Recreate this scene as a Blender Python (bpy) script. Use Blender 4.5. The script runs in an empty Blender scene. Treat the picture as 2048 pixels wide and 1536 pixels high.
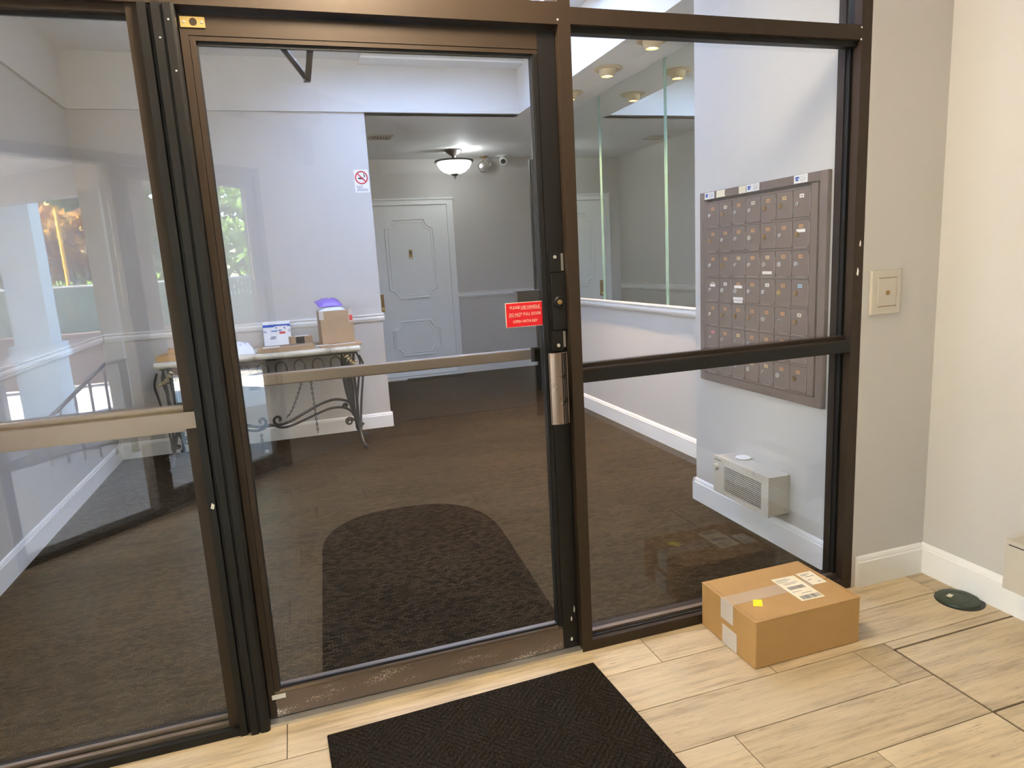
import bpy, bmesh, math, random
from mathutils import Vector, Matrix
random.seed(7)
S = bpy.context.scene
COL = S.collection
R = math.radians

# ------------------------------------------------------------------ camera
cam = bpy.data.cameras.new('camera'); camo = bpy.data.objects.new('camera', cam); COL.objects.link(camo)
cam.sensor_width = 36; cam.lens = 1347.83 * 36 / 2048; cam.clip_start = .05; cam.clip_end = 300
rr = Vector((.95006568, -.30721539, -.05471666)); dd = Vector((-.1067073, -.15507176, -.98212336)); ff = Vector((.2932384, .93892037, -.18011048))
m = Matrix((rr, -dd, -ff)).transposed().to_4x4(); m.translation = Vector((.20805, -2.06973, 1.41408))
camo.matrix_world = m
S.camera = camo

# ------------------------------------------------------------------ world, sun, exposure
w = bpy.data.worlds.new('sky'); S.world = w; w.use_nodes = True
nt = w.node_tree; bg = nt.nodes['Background']
sky = nt.nodes.new('ShaderNodeTexSky'); sky.sky_type = 'NISHITA'; sky.sun_disc = False
SUN_DIR = Vector((-.74, .10, .66)).normalized()
sky.sun_elevation = math.asin(SUN_DIR.z); sky.sun_rotation = math.atan2(SUN_DIR.x, SUN_DIR.y)
nt.links.new(sky.outputs[0], bg.inputs[0]); bg.inputs[1].default_value = 3.2
sl = bpy.data.lights.new('sun', 'SUN'); sl.energy = 120; sl.angle = R(.6); sl.color = (1, .93, .82)
so = bpy.data.objects.new('sun', sl); COL.objects.link(so); so.rotation_euler = (-SUN_DIR).to_track_quat('-Z', 'Y').to_euler()
VS = S.view_settings
VS.view_transform = 'Standard'; VS.look = 'None'; VS.gamma = 1; VS.use_curve_mapping = False; VS.exposure = 0.0
try:
    S.cycles.max_bounces = 10; S.cycles.diffuse_bounces = 6; S.cycles.transparent_max_bounces = 24; S.cycles.glossy_bounces = 6
    S.cycles.sample_clamp_indirect = 80.0; S.cycles.use_denoising = True; S.cycles.caustics_reflective = True
except Exception: pass

# ------------------------------------------------------------------ materials
MATS = {}
class N:
    def __init__(s, name):
        s.m = bpy.data.materials.new(name); s.m.use_nodes = True; s.t = s.m.node_tree; s.b = s.t.nodes['Principled BSDF']; s.out = s.t.nodes['Material Output']
        MATS[name] = s.m
    def n(s, k, **kw):
        x = s.t.nodes.new(k)
        for a, v in kw.items(): setattr(x, a, v)
        return x
    def l(s, a, b): s.t.links.new(a, b)
    def co(s, scale=(1, 1, 1), rot=(0, 0, 0), rand=0):
        tc = s.n('ShaderNodeTexCoord'); mp = s.n('ShaderNodeMapping'); mp.inputs['Scale'].default_value = scale; mp.inputs['Rotation'].default_value = rot
        if rand:
            oi = s.n('ShaderNodeObjectInfo'); ad = s.n('ShaderNodeVectorMath', operation='ADD'); ml = s.n('ShaderNodeMath', operation='MULTIPLY'); ml.inputs[1].default_value = rand
            s.l(oi.outputs['Random'], ml.inputs[0]); s.l(tc.outputs['Object'], ad.inputs[0]); s.l(ml.outputs[0], ad.inputs[1]); s.l(ad.outputs[0], mp.inputs[0])
        else: s.l(tc.outputs['Object'], mp.inputs[0])
        return mp.outputs[0]
    def noise(s, v, scale, detail=4, rough=.55):
        x = s.n('ShaderNodeTexNoise'); x.inputs['Scale'].default_value = scale; x.inputs['Detail'].default_value = detail; x.inputs['Roughness'].default_value = rough; s.l(v, x.inputs['Vector']); return x.outputs['Fac']
    def ramp(s, f, stops):
        x = s.n('ShaderNodeValToRGB'); e = x.color_ramp.elements
        while len(e) < len(stops): e.new(.5)
        for i, (p, c) in enumerate(stops): e[i].position = p; e[i].color = (*c, 1)
        s.l(f, x.inputs[0]); return x.outputs[0]
    def mix(s, a, b, f, mode='MIX'):
        x = s.n('ShaderNodeMix', data_type='RGBA', blend_type=mode)
        for i, v in ((6, a), (7, b)):
            if isinstance(v, tuple): x.inputs[i].default_value = (*v, 1)
            else: s.l(v, x.inputs[i])
        if isinstance(f, (int, float)): x.inputs[0].default_value = f
        else: s.l(f, x.inputs[0])
        return x.outputs[2]
    def math(s, op, a, b=None, c=None):
        x = s.n('ShaderNodeMath', operation=op)
        for i, v in enumerate((a, b, c)):
            if v is None: continue
            if isinstance(v, (int, float)): x.inputs[i].default_value = v
            else: s.l(v, x.inputs[i])
        return x.outputs[0]
    def bump(s, h, strength=.3, dist=.002):
        x = s.n('ShaderNodeBump'); x.inputs['Strength'].default_value = strength; x.inputs['Distance'].default_value = dist; s.l(h, x.inputs['Height']); s.l(x.outputs[0], s.b.inputs['Normal'])
    def base(s, c):
        if isinstance(c, tuple): s.b.inputs['Base Color'].default_value = (*c, 1)
        else: s.l(c, s.b.inputs['Base Color'])
        return s
    def pr(s, rough=.5, metal=0, spec=.5):
        s.b.inputs['Roughness'].default_value = rough; s.b.inputs['Metallic'].default_value = metal; s.b.inputs['Specular IOR Level'].default_value = spec; return s

def plain(name, c, rough=.5, metal=0, spec=.5, var=.08, scale=8, bump=0, bscale=200):
    k = N(name); v = k.co()
    f = k.noise(v, scale)
    k.base(k.mix(tuple(x * (1 - var) for x in c), tuple(min(1, x * (1 + var)) for x in c), f)).pr(rough, metal, spec)
    if bump: k.bump(k.noise(v, bscale, 2), bump, .001)
    return k.m
def emit(name, c, strength):
    k = N(name); k.base(c); k.b.inputs['Emission Color'].default_value = (*c, 1); k.b.inputs['Emission Strength'].default_value = strength; return k.m

plain('wall_paint', (.53, .51, .485), .6, var=.025, scale=2.5, bump=.08, bscale=120)
plain('upper_paint', (.60, .585, .56), .6, var=.03, scale=3, bump=.08, bscale=120)
plain('trim_white', (.80, .80, .79), .35, var=.02)
plain('ceiling_paint', (.76, .75, .73), .7, var=.03, scale=3, bump=.25, bscale=160)
plain('door_white', (.78, .79, .78), .45, var=.02)
plain('outside_stucco', (.42, .36, .30), .85, var=.1, bump=.3)
def metal(name, c, rough, c2=None, met=.85, spec=.5):
    k = N(name); v = k.co((1, 1, 1)); f = k.noise(v, 30, 6, .7); g = k.noise(v, 3)
    k.base(k.mix(c, c2 or tuple(x * 1.35 for x in c), g)).pr(rough, met, spec)
    k.l(k.math('MULTIPLY_ADD', f, .18, rough - .06), k.b.inputs['Roughness']); return k.m
metal('bronze', (.036, .0235, .0145), .46, met=.35, spec=.4)
metal('dark_bronze', (.0085, .0078, .0072), .42, met=0, spec=.3)
metal('bronze_lit', (.24, .19, .15), .34)  # paler copy of bronze; bright reflections are put into its colour
k = N('bronze_scuffed'); v = k.co(); f = k.noise(v, 260, 2, .9); g = k.noise(k.co((1, 1, 4)), 5, 3); k.base(k.mix((.17, .13, .105), (.75, .72, .68), k.ramp(k.math('MULTIPLY', f, g), [(.34, (0, 0, 0)), (.37, (1, 1, 1))]))).pr(.4, .35)
metal('handle_bronze', (.26, .205, .165), .26)
metal('brass', (.62, .45, .17), .3)
metal('aged_brass', (.30, .20, .08), .35)
metal('chrome', (.7, .69, .67), .12)
metal('steel', (.55, .54, .52), .3)
metal('iron', (.022, .023, .021), .36, met=.35)
metal('gilt', (.38, .30, .15), .4)
plain('black_rubber', (.012, .012, .013), .5)
plain('black_plastic', (.018, .017, .016), .35)
plain('black_paint', (.02, .019, .018), .4)
plain('mail_paint', (.140, .100, .086), .42, var=.12, scale=25, bump=.1)
plain('mail_door_paint', (.150, .108, .092), .4, var=.14, scale=18, bump=.1)
plain('worn_paint', (.42, .38, .36), .5, var=.3, scale=60)
plain('beige_enamel', (.52, .48, .41), .42, var=.05, scale=20)
plain('dark_gap', (.012, .011, .010), .8)
plain('green_plastic', (.035, .050, .030), .45, var=.2, scale=30)
plain('cardboard', (.45, .26, .092), .75, var=.08, scale=14, bump=.12, bscale=90)
plain('cardboard_pale', (.40, .27, .16), .78, var=.10, scale=18, bump=.12, bscale=90)
plain('cardboard_dark', (.25, .15, .075), .8, var=.12, scale=18)
plain('packing_tape', (.50, .37, .24), .25, var=.05)
plain('clear_tape', (.62, .56, .50), .2, var=.06)
plain('paper_white', (.78, .76, .72), .6, var=.03)
plain('paper_cream', (.80, .71, .50), .6, var=.04)
plain('ink_black', (.02, .02, .022), .6)
plain('ink_grey', (.16, .15, .15), .6)
plain('ink_blue', (.025, .09, .42), .5)
plain('ink_navy', (.012, .03, .12), .5)
plain('ink_red', (.62, .03, .04), .45)
plain('sign_red', (.68, .012, .022), .3)
plain('sign_cream', (.82, .70, .55), .4)
plain('sticker_yellow', (.92, .80, .02), .5)
plain('slot_orange', (.55, .27, .10), .6, var=.15, scale=40)
plain('slot_tan', (.60, .42, .20), .6, var=.12, scale=40)
plain('slot_cream', (.72, .66, .50), .6, var=.1, scale=40)
plain('slot_pink', (.75, .20, .30), .6)
plain('slot_blue', (.35, .55, .68), .6)
plain('plastic_white', (.78, .79, .80), .35)
plain('poly_white', (.74, .77, .82), .3, var=.05, scale=20, bump=.4, bscale=25)
plain('poly_purple', (.23, .13, .55), .25, var=.25, scale=20, bump=.4, bscale=30)
plain('lamp_bronze', (.035, .026, .024), .35)
plain('eyeball_cream', (.58, .47, .30), .4)
plain('vent_metal', (.42, .39, .33), .5)
plain('column_shade_paint', (.62, .71, .80), .5, var=.02)  # white column; the blue of its shade is put into the colour
plain('post_grey', (.30, .28, .26), .6)
plain('bark', (.14, .105, .075), .9, var=.75, scale=14, bump=1, bscale=40)
plain('rail_iron', (.03, .026, .024), .45)
plain('brown_wall', (.13, .085, .065), .85, var=.15, scale=6)
plain('fence_green', (.09, .16, .115), .5, var=.3, scale=30)
plain('galvanised', (.30, .31, .32), .4)
plain('pole_yellow', (.70, .36, .02), .5)
plain('stone', (.28, .25, .22), .9, var=.3, scale=12, bump=.6, bscale=20)
plain('concrete_walk', (.36, .34, .32), .9, var=.10, scale=9, bump=.3)
plain('concrete_drive', (.60, .59, .58), .9, var=.06, scale=4)
plain('house_siding', (.55, .58, .62), .7)
def leafmat(name, a, b):
    k = N(name); oi = k.n('ShaderNodeTexWhiteNoise', noise_dimensions='3D'); g = k.n('ShaderNodeNewGeometry')
    v = k.co(); f = k.noise(v, 2.2, 3)
    k.base(k.ramp(f, [(.3, a), (.7, b)])).pr(.5); k.b.inputs['Transmission Weight'].default_value = 0
    d = k.n('ShaderNodeBsdfTranslucent'); mx = k.n('ShaderNodeMixShader'); mx.inputs[0].default_value = .45
    k.l(k.ramp(f, [(.3, a), (.7, b)]), d.inputs[0]); k.l(k.b.outputs[0], mx.inputs[1]); k.l(d.outputs[0], mx.inputs[2]); k.l(mx.outputs[0], k.out.inputs[0])
leafmat('leaf_green', (.16, .33, .03), (.42, .62, .09)); leafmat('leaf_dark', (.07, .15, .025), (.20, .33, .07)); leafmat('leaf_orange', (.50, .22, .03), (.62, .42, .07)); leafmat('leaf_low', (.22, .38, .12), (.42, .60, .20))

def glassmat(name, f0=.052, tint=(.97, .98, .975), dirt=.012):
    k = N(name); t = k.t; t.nodes.remove(k.b)
    ge = k.n('ShaderNodeNewGeometry'); dt = k.n('ShaderNodeVectorMath', operation='DOT_PRODUCT')
    k.l(ge.outputs['Incoming'], dt.inputs[0]); k.l(ge.outputs['Normal'], dt.inputs[1])
    c = k.math('ABSOLUTE', dt.outputs['Value']); c = k.math('SUBTRACT', 1, c); c = k.math('POWER', c, 5.0); F = k.math('MULTIPLY_ADD', c, 1 - f0, f0)
    tr = k.n('ShaderNodeBsdfTransparent'); tr.inputs[0].default_value = (*tint, 1)
    gl = k.n('ShaderNodeBsdfGlossy'); gl.inputs['Roughness'].default_value = 0.0; gl.inputs['Color'].default_value = (1, 1, 1, 1)
    mx = k.n('ShaderNodeMixShader'); k.l(F, mx.inputs[0]); k.l(tr.outputs[0], mx.inputs[1]); k.l(gl.outputs[0], mx.inputs[2])
    last = mx.outputs[0]
    if dirt:
        df = k.n('ShaderNodeBsdfDiffuse'); df.inputs[0].default_value = (.6, .6, .58, 1)
        m2 = k.n('ShaderNodeMixShader'); v = k.co((1, 1, .35)); f = k.noise(v, 9, 6, .7)
        k.l(k.math('MULTIPLY', k.math('SUBTRACT', f, .45), dirt * 3), m2.inputs[0]); m2.inputs[0].default_value = 0
        k.l(last, m2.inputs[1]); k.l(df.outputs[0], m2.inputs[2]); last = m2.outputs[0]
    k.l(last, k.out.inputs[0])
glassmat('glass'); glassmat('clean_glass', dirt=0)
k = N('skylight_panel'); k.t.nodes.remove(k.b); tl = k.n('ShaderNodeBsdfTranslucent'); tl.inputs[0].default_value = (.44, .51, .65, 1); k.l(tl.outputs[0], k.out.inputs[0])
k = N('frosted_pane'); k.t.nodes.remove(k.b); tl = k.n('ShaderNodeBsdfTranslucent'); tl.inputs[0].default_value = (.46, .48, .53, 1); k.l(tl.outputs[0], k.out.inputs[0])
k = N('mirror'); k.base((.80, .86, .82)).pr(.01, 1.0)
k = N('mirror_edge'); k.base((.30, .52, .42)).pr(.15, .3)
k = N('marble'); v = k.co(); f = k.noise(v, 9, 8, .65); k.base(k.ramp(f, [(.3, (.24, .20, .13)), (.45, (.55, .52, .42)), (.7, (.68, .66, .58))])).pr(.25)
# carpet: rows of short loops
def carpet(name, dark, tan, row=.0115, loop=.024, bias=0.0, amp=1.0):
    k = N(name); v = k.co((1, 1, 1))
    br = k.n('ShaderNodeTexBrick'); br.offset = .5; br.inputs['Scale'].default_value = 1; br.inputs['Brick Width'].default_value = loop; br.inputs['Row Height'].default_value = row
    br.inputs['Mortar Size'].default_value = row * .16; br.inputs['Mortar Smooth'].default_value = 1.0; br.inputs['Bias'].default_value = bias
    br.inputs['Color1'].default_value = (*dark, 1); br.inputs['Color2'].default_value = (*tan, 1); br.inputs['Mortar'].default_value = (*[x * .35 for x in dark], 1)
    wob = k.noise(v, 60, 2); vm = k.n('ShaderNodeVectorMath', operation='MULTIPLY_ADD'); vm.inputs[1].default_value = (.006, .006, 0); k.l(k.n('ShaderNodeTexNoise').outputs['Color'], vm.inputs[0])
    no = vm.inputs[0].links[0].from_node; no.inputs['Scale'].default_value = 45; k.l(v, no.inputs['Vector']); k.l(v, vm.inputs[2]); k.l(vm.outputs[0], br.inputs['Vector'])
    f = k.noise(v, 250, 2, .85); big = k.noise(v, 1.6, 3)
    c = k.mix(br.outputs['Color'], k.ramp(f, [(.36, tuple(x * .2 for x in dark)), (.54, dark), (.68, tuple(min(1, x * 2.3) for x in tan))]), .55)
    c = k.mix(c, k.mix(c, (.75, .75, .75), 1, 'MULTIPLY'), k.ramp(big, [(.4, (0, 0, 0)), (.65, (1, 1, 1))]))
    k.base(c).pr(.95, 0, .1)
    h = k.math('ADD', k.math('MULTIPLY', br.outputs['Fac'], -1), k.math('MULTIPLY', f, .8)); k.bump(h, .9 * amp, .004)
carpet('carpet', (.006, .0042, .0027), (.105, .069, .038), .0135, .027)
carpet('carpet_mat', (.030, .022, .016), (.085, .062, .042), .010, .020)
carpet('door_mat_fibre', (.012, .013, .012), (.03, .032, .03), .010, .02)
# entrance mat: blocks of diagonal ribs, alternating
k = N('mat_rib'); v = k.co()
sp = k.n('ShaderNodeSeparateXYZ'); k.l(v, sp.inputs[0]); X, Y = sp.outputs[0], sp.outputs[1]
ck = k.n('ShaderNodeTexChecker'); ck.inputs['Scale'].default_value = 1 / .115; k.l(v, ck.inputs['Vector']); ck.inputs['Color1'].default_value = (1, 1, 1, 1); ck.inputs['Color2'].default_value = (0, 0, 0, 1)
a = k.math('ADD', X, Y); b = k.math('SUBTRACT', X, Y)
sel = k.math('ADD', k.math('MULTIPLY', a, ck.outputs['Fac']), k.math('MULTIPLY', b, k.math('SUBTRACT', 1, ck.outputs['Fac'])))
rib = k.math('SINE', k.math('MULTIPLY', sel, 2 * math.pi / .0225)); f = k.noise(v, 330, 3, .8)
k.base(k.mix(k.ramp(f, [(.3, (.006, .005, .004)), (.52, (.022, .017, .013)), (.75, (.15, .115, .085))]), (.30, .30, .30), k.ramp(k.math('MULTIPLY', rib, -1), [(.3, (0, 0, 0)), (1, (.55, .55, .55))]), 'MULTIPLY')).pr(.95, 0, .1)
k.bump(k.math('ADD', k.math('MULTIPLY', rib, 1.0), k.math('MULTIPLY', f, 1.3)), 1.0, .0035)
# wood-look porcelain plank
k = N('plank'); v = k.co((1, 1, 1), rand=37)
g1 = k.noise(k.co((1.2, 16, 1), rand=37), 3.2, 6, .6); g2 = k.noise(k.co((3, 60, 1), rand=37), 4, 5, .65); g3 = k.noise(k.co((1, 2.2, 1), rand=37), 2.3, 3)
g4 = k.noise(k.co((6, 110, 1), rand=37), 2.5, 3, .6)
oi = k.n('ShaderNodeObjectInfo')
c = k.ramp(g1, [(.25, (.30, .215, .120)), (.5, (.52, .395, .225)), (.75, (.62, .48, .285))])
c = k.mix(c, (.20, .165, .13), k.ramp(g2, [(.55, (0, 0, 0)), (.72, (.5, .5, .5))]))
c = k.mix(c, (.06, .042, .03), k.ramp(g4, [(.635, (0, 0, 0)), (.70, (.7, .7, .7))]))
c = k.mix(c, (.62, .50, .32), k.ramp(g3, [(.45, (0, 0, 0)), (.7, (.55, .55, .55))]))
hs = k.n('ShaderNodeHueSaturation'); k.l(c, hs.inputs['Color']); k.l(k.math('MULTIPLY_ADD', oi.outputs['Random'], .22, .90), hs.inputs['Value']); hs.inputs['Saturation'].default_value = .92
k.base(hs.outputs[0]).pr(.38, 0, .5); k.bump(k.math('SUBTRACT', g1, k.math('MULTIPLY', g4, .6)), .22, .001)
plain('grout', (.10, .075, .05), .9)
# soffit boards, mulch
k = N('soffit_board'); v = k.co((1, 1, 1), (0, 0, R(-42))); wv = k.n('ShaderNodeTexWave'); wv.inputs['Scale'].default_value = 2.2; k.l(v, wv.inputs['Vector']); k.base(k.ramp(wv.outputs['Fac'], [(0, (.16, .13, .11)), (.12, (.48, .44, .41)), (1, (.52, .48, .45))])).pr(.6)
k = N('mulch'); v = k.co(); f = k.noise(v, 26, 6, .8); k.base(k.ramp(f, [(.35, (.06, .045, .035)), (.55, (.22, .17, .13)), (.68, (.70, .66, .60))])).pr(.95); k.bump(f, 1, .03)
k = N('opal'); k.base((.9, .9, .9)); k.b.inputs['Emission Color'].default_value = (.92, .97, 1, 1); k.b.inputs['Emission Strength'].default_value = 13.0
emit('bulb_warm', (1, .80, .50), 9); emit('opal_warm', (1, .80, .52), 9)

# ------------------------------------------------------------------ builders
def wl(o):
    v = Vector((0, 0, 0))
    while o: v = v + o.location; o = o.parent
    return v
def tag(o, label=None, cat=None, group=None, kind=None):
    for kk, vv in (('label', label), ('category', cat), ('group', group), ('kind', kind)):
        if vv: o[kk] = vv
    return o
def thing(name, label, cat, loc, group=None, kind=None):
    o = bpy.data.objects.new(name, None); COL.objects.link(o); o.location = loc; o.empty_display_size = .05
    return tag(o, label, cat, group, kind)
class MB:
    def __init__(s): s.v = []; s.f = []
    def add(s, vs, fs):
        n = len(s.v); s.v += [tuple(x) for x in vs]; s.f += [tuple(i + n for i in f) for f in fs]; return s
    def box(s, x0, x1, y0, y1, z0, z1):
        return s.add([(x0, y0, z0), (x1, y0, z0), (x1, y1, z0), (x0, y1, z0), (x0, y0, z1), (x1, y0, z1), (x1, y1, z1), (x0, y1, z1)],
                     [(3, 2, 1, 0), (4, 5, 6, 7), (0, 1, 5, 4), (1, 2, 6, 5), (2, 3, 7, 6), (3, 0, 4, 7)])
    def obox(s, c, ax, ay, az, hx, hy, hz):
        c = Vector(c); ax = Vector(ax).normalized(); ay = Vector(ay).normalized(); az = Vector(az).normalized(); vs = []
        for k in (-1, 1):
            for i, j in ((-1, -1), (1, -1), (1, 1), (-1, 1)): vs.append(c + ax * hx * i + ay * hy * j + az * hz * k)
        return s.add(vs, [(3, 2, 1, 0), (4, 5, 6, 7), (0, 1, 5, 4), (1, 2, 6, 5), (2, 3, 7, 6), (3, 0, 4, 7)])
    def prism(s, poly, axis, a0, a1):
        def p(a, b, c): return {'z': (a, b, c), 'y': (a, c, b), 'x': (c, a, b)}[axis]
        n = len(poly); vs = [p(a, b, a0) for a, b in poly] + [p(a, b, a1) for a, b in poly]
        return s.add(vs, [tuple(range(n))[::-1], tuple(range(n, 2 * n))] + [(i, (i + 1) % n, n + (i + 1) % n, n + i) for i in range(n)])
    def tube(s, pts, r, n=8, caps=True, closed=False):
        pts = [Vector(p) for p in pts]; k = len(pts); rs = r if isinstance(r, (list, tuple)) else [r] * k
        vs = []; up = Vector((0, 0, 1)); prev = None
        for i, p in enumerate(pts):
            a = pts[(i - 1) % k] if (closed or i) else pts[0]; b = pts[(i + 1) % k] if (closed or i < k - 1) else pts[-1]
            d = (b - a).normalized() if (b - a).length > 1e-9 else Vector((0, 0, 1))
            if prev is None: u = d.cross(up) if abs(d.z) < .95 else d.cross(Vector((0, 1, 0)))
            else: u = prev - d * prev.dot(d)
            u.normalize(); prev = u; w_ = d.cross(u)
            for j in range(n): t = 2 * math.pi * j / n; vs.append(p + (u * math.cos(t) + w_ * math.sin(t)) * rs[i])
        fs = []
        for i in range(k if closed else k - 1):
            for j in range(n): fs.append((i * n + j, i * n + (j + 1) % n, ((i + 1) % k) * n + (j + 1) % n, ((i + 1) % k) * n + j))
        if caps and not closed: fs += [tuple(range(n))[::-1], tuple(range((k - 1) * n, k * n))]
        return s.add(vs, fs)
    def lathe(s, c, prof, n=24, ax=(0, 0, 1)):
        c = Vector(c); az = Vector(ax).normalized(); u = az.cross(Vector((0, 0, 1))) if abs(az.z) < .9 else Vector((1, 0, 0)); u.normalize(); w_ = az.cross(u); vs = []
        for r, z in prof:
            for j in range(n): t = 2 * math.pi * j / n; vs.append(c + az * z + (u * math.cos(t) + w_ * math.sin(t)) * max(r, 1e-5))
        fs = []
        for i in range(len(prof) - 1):
            for j in range(n): fs.append((i * n + j, i * n + (j + 1) % n, (i + 1) * n + (j + 1) % n, (i + 1) * n + j))
        fs += [tuple(range(n))[::-1], tuple(range((len(prof) - 1) * n, len(prof) * n))]
        return s.add(vs, fs)
    def quad(s, a, b, c, d): return s.add([a, b, c, d], [(0, 1, 2, 3)])
    def build(s, name, mat, parent=None, label=None, cat=None, group=None, kind=None, smooth=False, bevel=0, origin=None):
        me = bpy.data.meshes.new(name)
        if parent is not None: org = wl(parent)
        elif origin is not None: org = Vector(origin)
        else:
            xs, ys, zs = zip(*s.v); org = Vector(((min(xs) + max(xs)) / 2, (min(ys) + max(ys)) / 2, min(zs)))
        loc = Vector((0, 0, 0)) if parent is not None else org
        me.from_pydata([tuple(Vector(p) - org) for p in s.v], [], s.f)
        bm = bmesh.new(); bm.from_mesh(me); bmesh.ops.recalc_face_normals(bm, faces=bm.faces); bm.to_mesh(me); bm.free()
        if smooth:
            for p in me.polygons: p.use_smooth = True
            try: me.set_sharp_from_angle(angle=R(40))
            except Exception: pass
        me.materials.append(MATS[mat]); o = bpy.data.objects.new(name, me); COL.objects.link(o); o.location = loc
        if parent is not None: o.parent = parent
        if bevel:
            b = o.modifiers.new('bevel', 'BEVEL'); b.width = bevel; b.segments = 2; b.limit_method = 'ANGLE'
        return tag(o, label, cat, group, kind)
def box(name, mat, x0, x1, y0, y1, z0, z1, **kw): return MB().box(x0, x1, y0, y1, z0, z1).build(name, mat, **kw)
def text_mesh(txt, size, org, ax, ay, mat, parent, name='lettering', extrude=.0004, align='CENTER', sx=1.0, label=None):
    cu = bpy.data.curves.new('t', 'FONT'); cu.body = txt; cu.size = size; cu.align_x = align; cu.align_y = 'CENTER'; cu.resolution_u = 3
    t = bpy.data.objects.new('t', cu); COL.objects.link(t); dg = bpy.context.evaluated_depsgraph_get(); dg.update()
    me = bpy.data.meshes.new_from_object(t.evaluated_get(dg)); bpy.data.objects.remove(t); bpy.data.curves.remove(cu)
    ax = Vector(ax).normalized(); ay = Vector(ay).normalized(); nn = ax.cross(ay); pw = wl(parent); org = Vector(org) - pw
    for vv in me.vertices: vv.co = org + ax * vv.co.x * sx + ay * vv.co.y + nn * extrude
    me.materials.append(MATS[mat]); o = bpy.data.objects.new(name, me); COL.objects.link(o); o.parent = parent
    if label: o['label'] = label
    return o
def spline(pts, n=8):
    P_ = [Vector(p) for p in pts]; out = []
    for i in range(len(P_) - 1):
        a = P_[max(i - 1, 0)]; b = P_[i]; c = P_[i + 1]; d = P_[min(i + 2, len(P_) - 1)]
        for j in range(n):
            t = j / n; out.append(.5 * ((2 * b) + (c - a) * t + (2 * a - 5 * b + 4 * c - d) * t * t + (3 * b - a - 3 * c + d) * t ** 3))
    out.append(P_[-1]); return out
ST = 'structure'
ZC, ZT, ZV = 2.695, 3.10, 2.75          # low ceiling, raised ceiling, vestibule ceiling
XL, YB, XC, XM, XB, YD, XS, XV = -1.265, 3.948, .926, 2.741, 2.299, 6.467, 2.288, 2.659

# ------------------------------------------------------------------ floors
MB().prism([(XL - .12, .03), (XM + .1, .03), (XM + .1, 4.75), (4.4, 4.75), (4.4, YD + .1), (XC - .1, YD + .1), (XC - .1, YB + .1), (XL - .12, YB + .1)], 'z', -.06, 0).build('floor', 'carpet', label='brown looped carpet of the lobby behind the glass', cat='carpet', kind=ST, origin=(0, 0, 0))
fl = MB().prism([(XL - .1, .03), (XV + .1, .03), (XV + .1, -4), (1.1, -4), (XL - .1, -1.58)], 'z', -.06, -.004).build('floor', 'grout', label='wood-look plank tile floor of the entrance vestibule', cat='floor', kind=ST, origin=(0, 0, -.004))
def clip(poly, a, b, c):
    out = []
    for i in range(len(poly)):
        p, q = poly[i], poly[(i + 1) % len(poly)]; dp = a * p[0] + b * p[1] + c; dq = a * q[0] + b * q[1] + c
        if dp >= 0: out.append(p)
        if dp * dq < 0: t = dp / (dp - dq); out.append((p[0] + (q[0] - p[0]) * t, p[1] + (q[1] - p[1]) * t))
    return out
PL = 1.257; starts = [.042, .362, .682, .047, .372, .70, .10, .41, .73, .2, .5, .05, .36, .8, .3, .6, .1, .4, .7, .2]
def plank(x0, x1, y0, y1, holes=False):
    g = .0016; poly = [(x0 + g, y0 + g), (x1 - g, y0 + g), (x1 - g, y1 - g), (x0 + g, y1 - g)]
    poly = clip(poly, 1, 1, 2.9); poly = clip(poly, 1, 0, -XL); poly = clip(poly, -1, 0, XV)
    if len(poly) >= 3 and max(p[0] for p in poly) - min(p[0] for p in poly) > .02: MB().prism(poly, 'z', -.012, 0).build('plank', 'plank', fl)
for i in range(20):
    y1 = .037 - .2 * i; y0 = y1 - .2; s0 = starts[i] - 2 * PL
    for j in range(5):
        x0, x1 = s0 + j * PL, s0 + (j + 1) * PL
        if -.80 < y1 < -.35 and x1 > 2.075:      # the cut-out beside the right wall
            if x0 < 2.07: plank(x0, 2.072, y0, y1)
        else: plank(x0, x1, y0, y1)
plank(2.075, 2.70, -.403, -.363); plank(2.079, 2.70, -.760, -.409); plank(2.079, 2.70, -.963, -.765)
plank(1.943, 2.072, -.403, -.363) if 0 else None

# ------------------------------------------------------------------ walls and ceilings
def wall(name, mat, *b, label, cat='wall'): return box(name, mat, *b, label=label, cat=cat, kind=ST)
LW = (.22, 1.66, 1.15, 2.64)
wv_ = MB(); ro = [(-1.62, 0), (YB + .12, 0), (YB + .12, ZT + .1), (-1.62, ZT + .1)]; ri = [(LW[0], LW[2]), (LW[1], LW[2]), (LW[1], LW[3]), (LW[0], LW[3])]
wv_.v = [(x, y, z) for x in (XL - .12, XL) for y, z in ro + ri]
for i in range(4):
    j = (i + 1) % 4; wv_.f += [(i, j, 4 + j, 4 + i), (8 + i, 12 + i, 12 + j, 8 + j), (i, 8 + i, 8 + j, j), (4 + i, 4 + j, 12 + j, 12 + i)]
wv_.build('wall_left', 'wall_paint', label='greige painted side wall at the left of the lobby', cat='wall', kind=ST)
lw_ = thing('window_6', 'frosted window in the left lobby wall, out of view beside the storefront', 'window', (XL - .06, .93, LW[2]), kind=ST)
box('pane', 'frosted_pane', XL - .085, XL - .079, LW[0] + .04, LW[1] - .04, LW[2] + .04, LW[3] - .04, parent=lw_)
for b_ in ((LW[0] + .001, LW[0] + .04, LW[2] + .001, LW[3] - .001), (LW[1] - .04, LW[1] - .001, LW[2] + .001, LW[3] - .001), (LW[0] + .04, LW[1] - .04, LW[2] + .001, LW[2] + .04), (LW[0] + .04, LW[1] - .04, LW[3] - .04, LW[3] - .001)): box('window_frame', 'trim_white', XL - .11, XL - .05, *b_, parent=lw_)
wall('wall_back', 'wall_paint', XL, XC, YB, YB + .12, 0, ZT + .1, label='greige wall behind the console table')
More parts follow.
